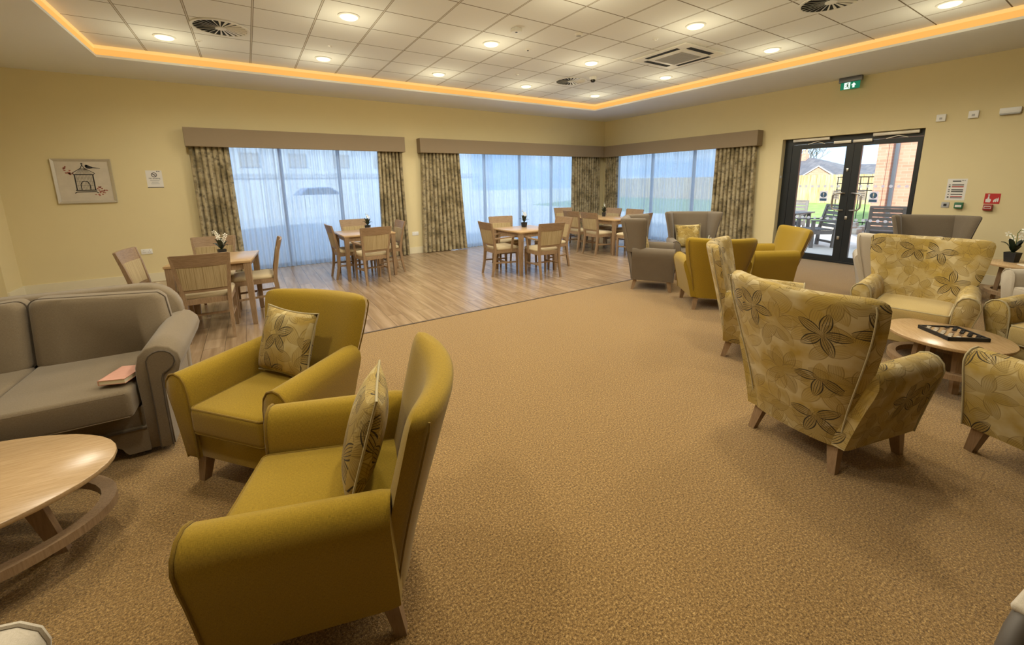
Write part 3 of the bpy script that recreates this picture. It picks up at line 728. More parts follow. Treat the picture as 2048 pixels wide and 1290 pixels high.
# ------------------------------------------------------------------ things on the back wall
def flatb(m, polys, o, s, y, th=.0015):
    for p in polys: m.prism([(o[0]+a*s, y, o[1]+b*s) for a, b in p], (0, 0, 0), (0, -th, 0))
pf = thing('framed_picture', 'framed picture of a bird on a birdcage with red blossom', 'picture', (-2.126, YB, 1.705))
m = MB(); hw = .336; h_ = .34; fwid = .035
for a in range(4):
    q = [(-hw, -h_), (hw, -h_), (hw, h_), (-hw, h_)]; p0, p1 = q[a], q[(a+1) % 4]
    c0 = (p0[0]*(1-fwid/hw), p0[1]*(1-fwid/h_)); c1_ = (p1[0]*(1-fwid/hw), p1[1]*(1-fwid/h_))
    m.loft([[(p[0], 0, p[1]) for p in (p0, p1, c1_, c0)], [(p[0]*.995, -.03, p[1]*.995) for p in (p0, p1)] + [(c[0], -.018, c[1]) for c in (c1_, c0)]])
m.build('frame', 'silver', pf, 0)
m = MB(); m.box((0, -.008, 0), (.62, .008, .63)); cv = m.build('print', 'art ground', pf, 0)
def pl_line(pts, w):
    out = []
    for (a0, b0), (a1, b1) in zip(pts, pts[1:]):
        L_ = math.hypot(a1-a0, b1-b0); nx, ny = -(b1-b0)/L_*w/2, (a1-a0)/L_*w/2
        out.append([(a0+nx, b0+ny), (a1+nx, b1+ny), (a1-nx, b1-ny), (a0-nx, b0-ny)])
    return out
P_ = []
P_ += pl_line([(-.105, .10), (-.105, -.14)], .012)+pl_line([(.105, .10), (.105, -.14)], .012)+pl_line([(-.115, .10), (.115, .10)], .012)+pl_line([(-.12, -.14), (.12, -.14)], .014)+pl_line([(-.135, -.185), (-.11, -.165), (.11, -.165), (.135, -.185)], .012)
P_ += pl_line([(-.13, .12), (-.02, .20), (.0, .25), (.02, .20), (.13, .12), (.105, .10)], .008)+pl_line([(-.13, .12), (-.105, .10)], .008)
for k in range(-6, 7): P_ += pl_line([(k*.016, -.14), (k*.016, .10)], .0022)+pl_line([(k*.017, .10), (k*.004, .195)], .0022)
for zz in (.05, .0, -.07): P_ += pl_line([(-.105, zz), (.105, zz)], .0025)
P_ += pl_line([(-.05, -.14), (-.05, -.05), (-.03, -.01), (0, .0), (.03, -.01), (.05, -.05), (.05, -.14)], .011)
P_ += [disc(.0, .265, .012, 10)]
P_ += [[(.03, .225), (.055, .245), (.075, .24), (.12, .215), (.20, .20), (.205, .193), (.12, .20), (.08, .19), (.05, .195)], disc(.05, .236, .016, 10), [(.04, .242), (.026, .236), (.04, .232)]]
m = MB(); flatb(m, P_, (0, 0), 1, -.0125); m.build('birdcage_drawing', 'print dark', cv, 0)
m = MB(); rr = random.Random(3); bl = []
for cx_, cz_, n_ in ((-.19, .20, 7), (-.16, .12, 9), (.17, -.11, 7), (.19, -.17, 9), (.14, -.20, 4)):
    for k in range(n_):
        a, b = cx_+rr.gauss(0, .026), cz_+rr.gauss(0, .018); bl.append([(a+rr.uniform(.008, .017)*math.cos(j*PI/3), b+rr.uniform(.006, .014)*math.sin(j*PI/3)) for j in range(6)])
flatb(m, bl, (0, 0), 1, -.0125); m.build('blossom_drawing', 'art red', cv, 0)
nt = thing('paper_notice', 'white paper no smoking notice beside the framed picture', 'notice', (-1.285, YB, 1.73))
m = MB(); m.box((0, -.001, 0), (.21, .002, .285)); pg = m.build('sheet', 'paper white', nt, 0)
m = MB(); ring = [(.034*math.cos(2*PI*k/24), .07+.034*math.sin(2*PI*k/24)) for k in range(25)]
flatb(m, pl_line(ring, .009)+pl_line([(-.024, .094), (.024, .046)], .008)+[[(-.02, .066), (.018, .066), (.018, .074), (-.02, .074)]]+[[(-.105, -.143), (.105, -.143), (.105, -.132), (-.105, -.132)]]+[disc(.045, .127, .008, 10)]+pl_line([(.058, .127), (.08, .127)], .008), (0, 0), 1, -.0025, .001)
m.build('symbol', 'print dark', pg, 0)
text('lettering', 'No smoking', .03, 'print dark', pg, (0, -.0035, .012), (R(90), 0, 0))
m = MB(); flatb(m, [[(-w_, z_-.004), (w_, z_-.004), (w_, z_+.004), (-w_, z_+.004)] for w_, z_ in ((.06, -.022), (.045, -.05), (.055, -.078))], (0, 0), 1, -.0025, .001); m.build('printed_lines', 'print grey', pg, 0)
for x, z, l in ((-1.55, .525, 'white double socket on the wall behind the first dining table'), (3.165, .46, 'white double socket on the bare wall strip between the drapes')):
    t_ = thing('power_socket', l, 'socket', (x, YB, z)); m = MB(); m.box((0, -.005, 0), (.148, .010, .088), .004); m.build('face_plate', 'white plastic', t_, 30)
    m = MB()
    for s in (-1, 1):
        m.box((s*.036, -.0105, .022), (.008, .002, .012)); m.box((s*.036-.011, -.0105, -.01), (.012, .002, .007)); m.box((s*.036+.011, -.0105, -.01), (.012, .002, .007))
    m.build('socket_holes', 'print grey', t_, 0)

# ================================================================== OUTSIDE
m = MB(); wallbox(m, XR+TH, 16.9, -8, 30, -.12, -.02); struct(m.build('ground_patio', 'paving slabs', smooth=0))
m = MB(); m.loft([[(16.9, -10, -.03), (16.9, 30, -.03), (16.9, 30, -.3), (16.9, -10, -.3)], [(24.5, -10, .36), (24.5, 30, .36), (24.5, 30, -.3), (24.5, -10, -.3)], [(60, -30, .4), (60, 60, .4), (60, 60, -.3), (60, -30, -.3)]])
struct(m.build('ground_lawn', 'lawn', smooth=0))
m = MB(); wallbox(m, -30, XR+TH, YB+TH, 45, -.12, -.03); struct(m.build('ground_yard', 'asphalt', smooth=0))
fe = thing('garden_fence', 'tall light timber board fence at the end of the lawn', 'fence', (24.2, 11.5, .33))
m = MB(); rr = random.Random(5)
for k in range(150): m.box((rr.uniform(-.01, .01), -5+k*.145, .70+rr.uniform(-.012, .012)), (.025, .135, 1.40))
m.build('boards', 'fence wood', fe, 0)
for k in range(9):
    m = MB(); m.box((.06, -4.9+k*2.4, .70), (.1, .1, 1.45)); m.build('post', 'fence wood', fe, 0)
m = MB()
for zz in (.2, 1.15): m.box((.04, 5.8, zz), (.05, 21.5, .09))
m.build('rail', 'fence wood', fe, 0)
# bungalow behind the fence
hs = thing('bungalow', 'pink brick bungalow with grey tiled roof behind the fence', 'house', (33, 12.5, 0))
m = MB(); m.box((0, 0.2, .8), (5.0, 5.2, 1.7)); m.prism([(-3.0, -1.72, 1.7), (-3.0, -.19, 1.7), (-3.0, -.96, 2.24)], (0, 0, 0), (1.2, 0, 0)); m.box((-2.4, -.95, .85), (1.2, 1.5, 1.72)); m.build('wall', 'red brick', hs, 0)
m = MB(); m.loft([[(-2.75, -2.9, 1.65), (-2.75, 3.2, 1.65), (2.75, 3.2, 1.65), (2.75, -2.9, 1.65)], [(-.05, .55, 2.93), (-.05, 3.2, 2.93), (.05, 3.2, 2.93), (.05, .55, 2.93)]])
m.prism([(-3.02, -.05, 1.62), (-3.02, -.96, 2.27), (-3.02, -.96, 2.32), (-3.02, .03, 1.62)], (0, 0, 0), (1.6, 0, 0)); m.prism([(-3.02, -1.87, 1.62), (-3.02, -.96, 2.27), (-3.02, -.96, 2.32), (-3.02, -1.95, 1.62)], (0, 0, 0), (1.6, 0, 0)); m.build('roof', 'roof tiles', hs, 0)
m = MB(); m.bar((-3.04, .03, 1.62), (-3.04, -.96, 2.30), .03, .06); m.bar((-3.04, -1.95, 1.62), (-3.04, -.96, 2.30), .03, .06); m.build('barge_board', 'white gloss', hs, 0)
m = MB(); m.box((-.2, 1.05, 2.95), (.5, .36, .55)); 
for s in (-.09, .09): m.lathe([(.07, 3.2), (.06, 3.5), (0, 3.5)], (-.2, 1.05+s, 0), 10)
m.build('chimney', 'red brick', hs, 0)
h2 = thing('distant_house', 'pale roofed house seen behind the right door leaf', 'house', (42, 12.2, 0))
m = MB(); m.box((0, 0, .9), (4, 5, 1.9)); m.build('wall', 'render wall', h2, 0)
m = MB(); m.loft([[(-2.2, -2.8, 1.8), (-2.2, 2.9, 1.8), (2.2, 2.9, 1.8), (2.2, -2.8, 1.8)], [(-.1, -1.2, 2.55), (-.1, 2.0, 2.65), (.1, 2.0, 2.65), (.1, -1.2, 2.55)]]); m.build('roof', 'roof tiles', h2, 0)
m = MB(); m.box((0, 1.9, 2.75), (.4, .3, .5)); m.build('chimney', 'red brick', h2, 0)
tr = thing('bare_tree', 'leafless tree standing behind the bungalow roof', 'tree', (40, 16.0, .3))
m = MB(); rr = random.Random(9)
def branch(p, d, L, r_, dep):
    q = p+d*L; m.tube([p, (p+q)/2+Vector((rr.uniform(-.03, .03),)*3), q], [r_, r_*.85, r_*.7], 5)
    if dep: 
        for k in range(3): branch(q, (d+Vector((rr.uniform(-.8, .8), rr.uniform(-.8, .8), rr.uniform(-.1, .5)))).normalized(), L*.68, r_*.62, dep-1)
branch(Vector((0, 0, 0)), Vector((0, 0, 1)), 1.5, .10, 4); m.build('branches', 'garden wood', tr)
# brick wing of the building with its downpipe
bw_ = thing('brick_wing', 'red brick wing of the building beyond the right door leaf', 'building', (13.5, 1.2, 0))
m = MB(); m.box((2, 0, 1.9), (4, 5.5, 3.9)); m.build('brickwork', 'red brick', bw_, 0)
m = MB(); m.box((-.055, 2.36, 1.9), (.09, .075, 3.8), .01); dp = m.build('downpipe', 'pipe grey', bw_, 30)
m = MB(); m.tube([(-.02, 2.52, 3.6), (-.02, 2.52, 2.2), (-.02, 2.53, .3)], .008, 6); m.build('cable', 'red brick', bw_)
rl = thing('garden_railing', 'dark metal railing beside the brick wing', 'railing', (17.0, 5.0, -.03))
m = MB()
for zz in (.15, 1.2, 1.42, 1.63): m.box((0, 0, zz), (.03, 1.9, .03))
for k in range(10): m.box((0, -.92+k*.205, .82), (.02, .02, 1.62))
m.build('bars', 'black', rl, 0)

# timber garden armchairs
gch = thing('garden_chair', 'weathered slatted timber garden armchair outside the left door leaf', 'garden chair', (11.35, 4.28, -.02), 0, 'timber garden armchairs on the patio')
for sx in (-1, 1):
    m = MB(); m.bar((sx*.27, .24, 0), (sx*.27, .24, .62), .06); m.build('leg', 'garden wood', gch, 0)
    m = MB(); m.bar((sx*.27, -.24, 0), (sx*.27, -.26, .42), .06); m.bar((sx*.27, -.26, .40), (sx*.27, -.40, .96), .06, .05); m.build('leg', 'garden wood', gch, 0)
    m = MB(); m.box((sx*.28, -.03, .635), (.085, .62, .03), .006); m.build('armrest', 'garden wood', gch, 0)
m = MB()
for k in range(6): m.box((0, -.19+k*.085, .42), (.54, .07, .022))
m.box((0, .24, .36), (.5, .03, .09)); m.box((-.27, 0, .36), (.03, .45, .09)); m.box((.27, 0, .36), (.03, .45, .09)); m.box((0, -.25, .12), (.5, .03, .05)); m.build('seat', 'garden wood', gch, 0)
m = MB()
for k in range(5): m.box((0, -.285-.025*k, .50+.098*k), (.49, .022, .078), rx=R(14))
m.box((0, -.405, .965), (.60, .05, .05)); m.build('backrest', 'garden wood', gch, 0)
gch.rotation_euler = (0, 0, R(54))
dup(gch, (12.0, 3.22, -.02), R(-70), 'weathered slatted timber garden armchair outside the right door leaf')
dup(gch, (12.9, 5.5, -.02), R(100), 'weathered timber garden armchair farther off behind the first outdoor chair')
dup(gch, (12.6, 2.2, -.02), R(150), 'weathered timber garden armchair in front of the brick wing, partly hidden')
gt = thing('garden_table', 'grey timber garden table by the outdoor chair', 'garden table', (11.9, 5.25, -.02))
m = MB()
for k in range(7): m.box((0, -.45+k*.15, .735), (1.0, .14, .03))
m.build('tabletop', 'garden wood', gt, 0)
for sx in (-1, 1):
    for sy in (-1, 1):
        m = MB(); m.bar((sx*.42, sy*.42, 0), (sx*.42, sy*.42, .72), .07); m.build('leg', 'garden wood', gt, 0)
m = MB(); rr = random.Random(4)
for k in range(40): m.box((15.6+rr.uniform(-1.0, 1.0), 5.0+rr.uniform(-.55, .5), .04+rr.uniform(0, .06)), (rr.uniform(.08, .2),)*3, .02, rz=rr.uniform(0, 3))
tag(m.build('rockery_stones', 'garden stones', None, 30), 'heap of pale stones at the edge of the lawn', 'stones', kind='stuff')
# yard seen dimly through the voile
ho = thing('neighbour_house', 'pale house with grey band across the yard, dim behind the voile', 'house', (7.0, 42, 0))
m = MB(); m.box((0, 0, 2.6), (26, 6, 5.2)); m.build('wall', 'render wall', ho, 0)
m = MB(); m.box((0, -3.05, 2.35), (26, .1, .35)); m.build('band', 'asphalt', ho, 0)
for k in range(7):
    m = MB(); m.box((-10+k*3.4, -3.03, 3.6), (1.3, .08, 1.1)); m.build('house_window', 'garden stones', ho, 0)
sw_ = thing('side_wall', 'red brick side wall of the building outside the first window', 'wall', (-1.3, 13.2, 0))
m = MB(); m.box((-.6, 0, 1.8), (1.6, 7, 3.7)); m.build('brickwork', 'red brick', sw_, 0)
ca = thing('parked_car', 'dark blue car parked across the yard, dim behind the voile', 'car', (4.3, 33, -.03), R(8))
m = MB(); prof = [(-2.1, .35), (-2.15, .75), (-1.5, .92), (-.9, 1.42), (.7, 1.45), (1.4, .98), (2.05, .85), (2.1, .35)]
m.loft([[(x*.98, y, z*(.97 if abs(y) > .8 else 1)) for x, z in prof] for y in (-.85, -.78, .78, .85)]); m.build('car_body', 'car paint', ca, 30)
m = MB(); m.prism([(-1.3, -.86, .95), (-.82, -.86, 1.36), (.62, -.86, 1.38), (1.15, -.86, .98)], (0, 0, 0), (0, 1.72, 0)); m.build('car_window', 'car glass', ca, 0)
for sx in (-1.3, 1.3):
    for sy in (-.8, .8):
        m = MB(); m.lathe([(0, -.1), (.32, -.1), (.34, 0), (.32, .1), (0, .1)], n=18); m.xf(Matrix.Translation((sx, sy, .33)) @ Matrix.Rotation(R(90), 4, 'X')); m.build('wheel', 'black', ca)
fw_ = thing('yard_fence', 'low pale board fence across the yard, dim behind the voile', 'fence', (9, 24, -.03))
m = MB()
for k in range(130): m.box((-13+k*.2, 0, .55), (.18, .03, 1.1))
m.build('boards', 'render wall', fw_, 0)
# ================================================================== FURNITURE PROTOTYPES (local +y is the front)
def lerp(a, b, t): return a+(b-a)*t
def sm(t): t = max(0, min(1, t)); return t*t*(3-2*t)
def leg_mesh(p, q, a, b):
    m = MB(); p = Vector(p); q = Vector(q)
    m.loft([[(o.x+sx*s/2, o.y+sy*s/2, o.z) for sx, sy in ((-1, -1), (1, -1), (1, 1), (-1, 1))] for o, s in ((p, a), (q, b))]); return m
ARM = [(.252, .155), (.252, .40), (.258, .53), (.270, .590), (.294, .624), (.330, .637), (.368, .627), (.396, .596), (.404, .558), (.395, .50), (.376, .42), (.356, .32), (.338, .22), (.328, .155)]
def arm_pt(x, z, y, s, front=.285, k=1.0):
    t_ = (front-y)/.58; zz = (z-.155)/.48
    cx_, cz_ = .32, .40
    x = cx_+(x-cx_)*k; z = cz_+(z-cz_)*k
    x *= 1-.15*t_*(1-zz*.85); z += .012*t_*zz
    return (s*x, y, z)
def cushion_block(m, c, d, bev, puff=0.02):
    geo = m.box(c, d, bev, 3)
    return geo
def piping_loop(m, hx, y0, y1, z, r=.006, rad=.03):
    pts = []
    for (cx_, cy_, a0) in ((hx-rad, y1-rad, 0), (-hx+rad, y1-rad, 90), (-hx+rad, y0+rad, 180), (hx-rad, y0+rad, 270)):
        for k in range(4): a = R(a0+k*30); pts.append((cx_+rad*math.cos(a), cy_+rad*math.sin(a), z))
    m.tube(pts, r, 6, closed=True)

def back_ring(z, w, yc, sag, th, n=12):
    out, inn = [], []
    for i in range(n+1):
        t_ = -1+2*i/n; L = math.hypot(w, 2*sag*t_); nx, ny = 2*sag*t_/L, -w/L
        cx_, cy_ = w*t_, yc+sag*t_*t_
        e = (1-abs(t_)**8*.35)
        out.append((cx_+nx*th/2*e, cy_+ny*th/2*e, z)); inn.append((cx_-nx*th/2*e, cy_-ny*th/2*e, z))
    def cap(t_):
        L = math.hypot(w, 2*sag); tx, ty = w/L, 2*sag*t_/L
        return (w*t_+t_*tx*th*.42, yc+sag+abs(ty)*th*.42, z)
    return out+[cap(1)]+list(reversed(inn))+[cap(-1)]
def build_back(parent, H, fab, pipe, w0, w1, sag0, sag1, th0=.125, th1=.105, y0=-.25, y1=-.47, rise=.0):
    zs = [.155, .22, .30, .40, .50, .58, .66, .74, .82, .90, .98]
    zs = [z for z in zs if z < H-.07]+[H-.05, H-.022, H-.007, H]
    rings = []; info = []
    for z in zs:
        q = (z-.155)/(H-.155); dz = H-z
        f = 1.0 if dz > .04 else (.9 if dz > .015 else (.62 if dz > .003 else .2))
        sh = 0 if dz > .04 else (.006 if dz > .015 else (.018 if dz > .003 else .035))
        w = lerp(w0, w1, sm(q))-sh; yc = lerp(y0, y1, q**1.15); sag = lerp(sag0, sag1, q); th = lerp(th0, th1, q)*f
        rg = back_ring(z, w, yc, sag, th)
        if rise: rg = [(x, y, zz+rise*(x/max(w, .01))**2*sm((q-.6)/.4)) for x, y, zz in rg]
        rings.append(rg); info.append((z, w, yc, sag, th))
    m = MB(); m.loft(rings); bk = m.build('backrest', fab, parent, 50)
    for s in (-1, 1):
        pts = []; m = MB()
        for z, w, yc, sag, th in info[:-2]:
            t_ = .99; L = math.hypot(w, 2*sag*t_); pts.append((s*(w*t_+2*sag*t_/L*th*.42), yc+sag*t_*t_-w/L*th*.42, z))
        m.tube(pts, .0042, 6); m.build('piping', pipe, bk)
    return bk, info
def chair_body(parent, fab, seatfab, pipe, legm, inner=.252):
    m = MB()
    def plan(z, k=1.0): return [(x*k, y*k, z) for x, y in ((-.235, -.250), (-.16, -.285), (-.08, -.303), (0, -.31), (.08, -.303), (.16, -.285), (.235, -.250), (.30, .20), (.296, .25), (.27, .268), (-.27, .268), (-.296, .25), (-.30, .20))]
    m.loft([plan(.150, .97), plan(.158), plan(.30), plan(.315, .98)]); m.build('seat_base', seatfab if seatfab == 'cream seat fabric' else fab, parent, 40)
    m = MB(); m.box((0, .015, .388), (inner*2-.008, .585, .155), .032, 3)
    for q in m.b.verts:
        if q.co.z > .44: q.co.z += .018*(1-(q.co.x/.26)**2)
    sc = m.build('seat_cushion', seatfab, parent, 50)
    for zz in (.459, .320):
        m = MB(); piping_loop(m, inner-.0115, -.262, .2985, zz, .006, .022); m.build('piping', pipe, sc)
    for s in (-1, 1):
        leg_mesh((s*.272, .228, .158), (s*.288, .252, 0), .060, .040).build('leg', legm, parent, 0)
        leg_mesh((s*.212, -.235, .158), (s*.238, -.275, 0), .058, .038).build('leg', legm, parent, 0)
def chair_arms(parent, fab, pipe):
    for s in (-1, 1):
        m = MB()
        secs = [(.296, .93), (.288, .985), (.275, 1), (.15, 1), (.0, 1), (-.15, 1), (-.25, 1), (-.285, .97)]
        m.loft([[arm_pt(x, z, y, s, k=k) for x, z in ARM] for y, k in secs])
        ar = m.build('armrest', fab, parent, 60)
        m = MB(); m.tube([arm_pt(x, z, .290, s, k=1.0) for x, z in ARM], .006, 6); m.build('piping', pipe, ar)

def tub_chair(label, fab, seatfab, pipe, H, group, w1=.355):
    t_ = thing('armchair', label, 'armchair', (0, 0, 0), 0, group)
    chair_body(t_, fab, seatfab, pipe, 'oak leg'); chair_arms(t_, fab, pipe)
    build_back(t_, H, fab, pipe, .238, w1, .03, .085, rise=.008)
    return t_
def wing_chair(label, fab, pipe, H, group):
    t_ = thing('wing_armchair', label, 'armchair', (0, 0, 0), 0, group)
    chair_body(t_, fab, fab, pipe, 'oak leg'); chair_arms(t_, fab, pipe)
    bk, info = build_back(t_, H, fab, pipe, .238, .315, .01, .015, y1=-.44)
    for s in (-1, 1):
        rings = []
        for z in (.575, .60, .70, .80, .90, .98, H-.035, H-.012, H):
            k = (z-.575)/(H-.575); yb = lerp(-.25, -.44, ((z-.155)/(H-.155))**1.15)
            f = 1 if H-z > .02 else (.8 if H-z > .005 else .35)
            p0 = Vector((.275+.02*k, yb-.02, z)); p1 = Vector((.32+.095*k**1.3, yb+.17+.13*k, z+.012*k)); 
            d = (p1-p0).normalized(); nrm = Vector((d.y, -d.x, 0)); th = .078*f; pts = []
            for q, side in ((0, 1), (.35, 1), (.7, 1), (1, 1)): pts.append(p0.lerp(p1, q)+nrm*th/2*(1+.25*q*f))
            e = d*th*.62
            pts += [p1+e*.7+nrm*th*.34, p1+e, p1+e*.7-nrm*th*.34]
            for q in (1, .7, .35, 0): pts.append(p0.lerp(p1, q)-nrm*th/2*(1+.1*q))
            rings.append([(s*v_.x, v_.y, v_.z) for v_ in pts])
        m = MB(); m.loft(rings); wg = m.build('wing', fab, t_, 55)
        m = MB(); m.tube([rg[5] for rg in rings[:-1]], .0055, 6); m.build('piping', pipe, wg)
    return t_

# dining chair
def dining_chair(label, arms, group):
    t_ = thing('dining_chair', label, 'dining chair', (0, 0, 0), 0, group)
    for s in (-1, 1):
        m = MB(); secs = [(.192, -.285, 0, .028, .034), (.190, -.245, .20, .033, .040), (.190, -.222, .42, .036, .046), (.200, -.235, .55, .034, .042), (.222, -.275, .76, .030, .034), (.240, -.315, .925, .026, .026)]
        m.loft([[(s*(x+sx*a/2), y+sy*b/2, z) for sx, sy in ((-1, -1), (1, -1), (1, 1), (-1, 1))] for x, y, z, a, b in secs]); m.build('leg', 'oak', t_, 30)
        m = MB(); m.loft([[(s*(x+sx*a/2), y+sy*a/2, z) for sx, sy in ((-1, -1), (1, -1), (1, 1), (-1, 1))] for x, y, z, a in ((.200, .205, 0, .027), (.203, .205, .30, .038), (.203, .202, .44, .042))]); m.build('leg', 'oak', t_, 30)
        m = MB(); m.bar((s*.192, -.235, .235), (s*.201, .20, .215), .018, .026); m.build('stretcher', 'oak', t_, 0)
        if arms:
            m = MB(); m.loft([[(s*(x+sx*.021), y, z+sz*.011) for sx, sz in ((-1, -1), (1, -1), (1, 1), (-1, 1))] for x, y, z in ((.212, -.255, .655), (.236, -.10, .660), (.252, .06, .668), (.248, .15, .670), (.244, .165, .668))]); am = m.build('armrest', 'oak', t_, 50)
            m = MB(); m.loft([[(s*(x+sx*.014), y+sy*.016, z) for sx, sy in ((-1, -1), (1, -1), (1, 1), (-1, 1))] for x, y, z in ((.226, .075, .40), (.236, .085, .53), (.247, .10, .662))]); m.build('arm_post', 'oak', am, 30)
    m = MB(); m.bar((-.197, -.01, .226), (.197, -.01, .226), .018, .024); m.build('stretcher', 'oak', t_, 0)
    def curved(z0, z1, h0, h1, y0, y1, th, bow=.022, n=8, name='top_rail', mat='oak rail', puff=0):
        m = MB(); rings = []
        for i in range(n+1):
            t0 = -1+2*i/n; b = -bow*(1-t0*t0)
            rings.append([(h0*t0, y0+b-th/2, z0), (h0*t0, y0+b+th/2+puff*(1-t0**4), z0), (h1*t0, y1+b+th/2+puff*(1-t0**4), z1), (h1*t0, y1+b-th/2, z1)])
        m.loft(rings); return m.build(name, mat, t_, 40)
    curved(.800, .930, .228, .241, -.284, -.318, .024)
    curved(.525, .560, .196, .200, -.236, -.240, .022, .012, name='lower_rail')
    curved(.560, .800, .196, .224, -.243, -.284, .026, .016, name='back_panel', mat='striped panel', puff=.012)
    m = MB(); m.loft([[(-.205, -.225, z), (.205, -.225, z), (.222, .222, z), (-.222, .222, z)] for z in (.395, .452)]); m.build('seat_frame', 'oak', t_, 0)
    m = MB()
    def so_(k, z): return [(x*k, .005+(y-.005)*k, z) for x, y in ((-.19, -.205), (0, -.212), (.19, -.205), (.212, -.17), (.226, .20), (.215, .232), (0, .242), (-.215, .232), (-.226, .20), (-.212, -.17))]
    m.loft([so_(.97, .450), so_(1.0, .462), so_(1.0, .480), so_(.95, .498), so_(.80, .508), so_(.4, .514)]); m.build('seat', 'beige pad', t_, 60)
    return t_

def dining_table(label, loc, rz, w, d, group='oak dining tables'):
    t_ = thing('dining_table', label, 'table', loc, rz, group)
    m = MB(); m.box((0, 0, .752), (w, d, .030), .007, 2); m.build('tabletop', 'oak top', t_, 30)
    m = MB()
    for s in (-1, 1): m.box((0, s*(d/2-.055), .698), (w-.14, .022, .078)); m.box((s*(w/2-.055), 0, .698), (.022, d-.14, .078))
    m.build('apron', 'oak', t_, 0)
    for sx in (-1, 1):
        for sy in (-1, 1): leg_mesh((sx*(w/2-.045), sy*(d/2-.045), .737), (sx*(w/2-.038), sy*(d/2-.038), 0), .070, .046).build('leg', 'oak', t_, 0)
    return t_

def oval_table(label, loc, rz, a, b, H, name='coffee_table', cat='coffee table', lk=.68, la=0.):
    t_ = thing(name, label, cat, loc, rz)
    def el(ka, kb, z, n=48): return [(ka*math.cos(2*PI*k/n), kb*math.sin(2*PI*k/n), z) for k in range(n)]
    m = MB(); m.loft([el(a-.02, b-.02, H-.028), el(a-.004, b-.004, H-.024), el(a, b, H-.014), el(a-.002, b-.002, H-.003), el(a-.006, b-.006, H)]); m.build('tabletop', 'oak top', t_, 40)
    zr = H*.44; m = MB(); ia, ib = a-.082, b-.082; oa, ob = a-.028, b-.028; n = 48
    P = [el(oa, ob, zr-.02), el(oa, ob, zr+.02), el(ia, ib, zr+.02), el(ia, ib, zr-.02)]
    vr = [[m.b.verts.new(p) for p in rg] for rg in P]
    for j in range(4):
        A, B = vr[j], vr[(j+1) % 4]
        for k in range(n): m.face([A[k], A[(k+1) % n], B[(k+1) % n], B[k]])
    m.build('ring_stretcher', 'oak', t_, 30)
    for k in range(4):
        an = la+k*PI/2; ca, sa = math.cos(an), math.sin(an); ra, rb = a*lk, b*lk
        m = MB(); p = Vector((ra*ca*.86, rb*sa*.86, H-.026)); q = Vector((ra*ca*1.02, rb*sa*1.02, 0))
        m.loft([[(o.x+sx*s_, o.y+sy*.018, o.z) for sx, sy in ((-1, -1), (1, -1), (1, 1), (-1, 1))] for o, s_ in ((p, .036), (q, .022))]); m.build('leg', 'oak leg', t_, 0)
    return t_

def pillow_mesh(w, h, th):
    m = MB(); n = 14
    def f(sg):
        def g_(u, v):
            a, b = 2*u-1, 2*v-1
            e = max(0, (1-abs(a)**2.6))*max(0, (1-abs(b)**2.6))
            pin = 1-.085*(1-abs(a)**2)*abs(b)**3; pin2 = 1-.085*(1-abs(b)**2)*abs(a)**3
            return (a*w/2*pin2, sg*th/2*e**.55, b*h/2*pin)
        return g_
    m.sheet(f(1), n, n); m.sheet(f(-1), n, n)
    bmesh.ops.remove_doubles(m.b, verts=m.b.verts, dist=.0004)
    return m
def pillow(label, M, w=.41, h=.40, th=.14):
    o = pillow_mesh(w, h, th).build('scatter_cushion', 'cushion floral', None, 180); o.matrix_world = M
    tag(o, label, 'cushion', 'floral scatter cushions')
    m = MB(); pts = []
    n = 12
    for (a0, b0, a1, b1) in ((-1, -1, 1, -1), (1, -1, 1, 1), (1, 1, -1, 1), (-1, 1, -1, -1)):
        for k in range(n):
            a, b = lerp(a0, a1, k/n), lerp(b0, b1, k/n)
            pts.append((a*w/2*(1-.085*(1-abs(b)**2)*abs(a)**3), 0, b*h/2*(1-.085*(1-abs(a)**2)*abs(b)**3)))
    m.tube(pts, .005, 6, closed=True); m.build('piping', 'floral piping', o)
    return o

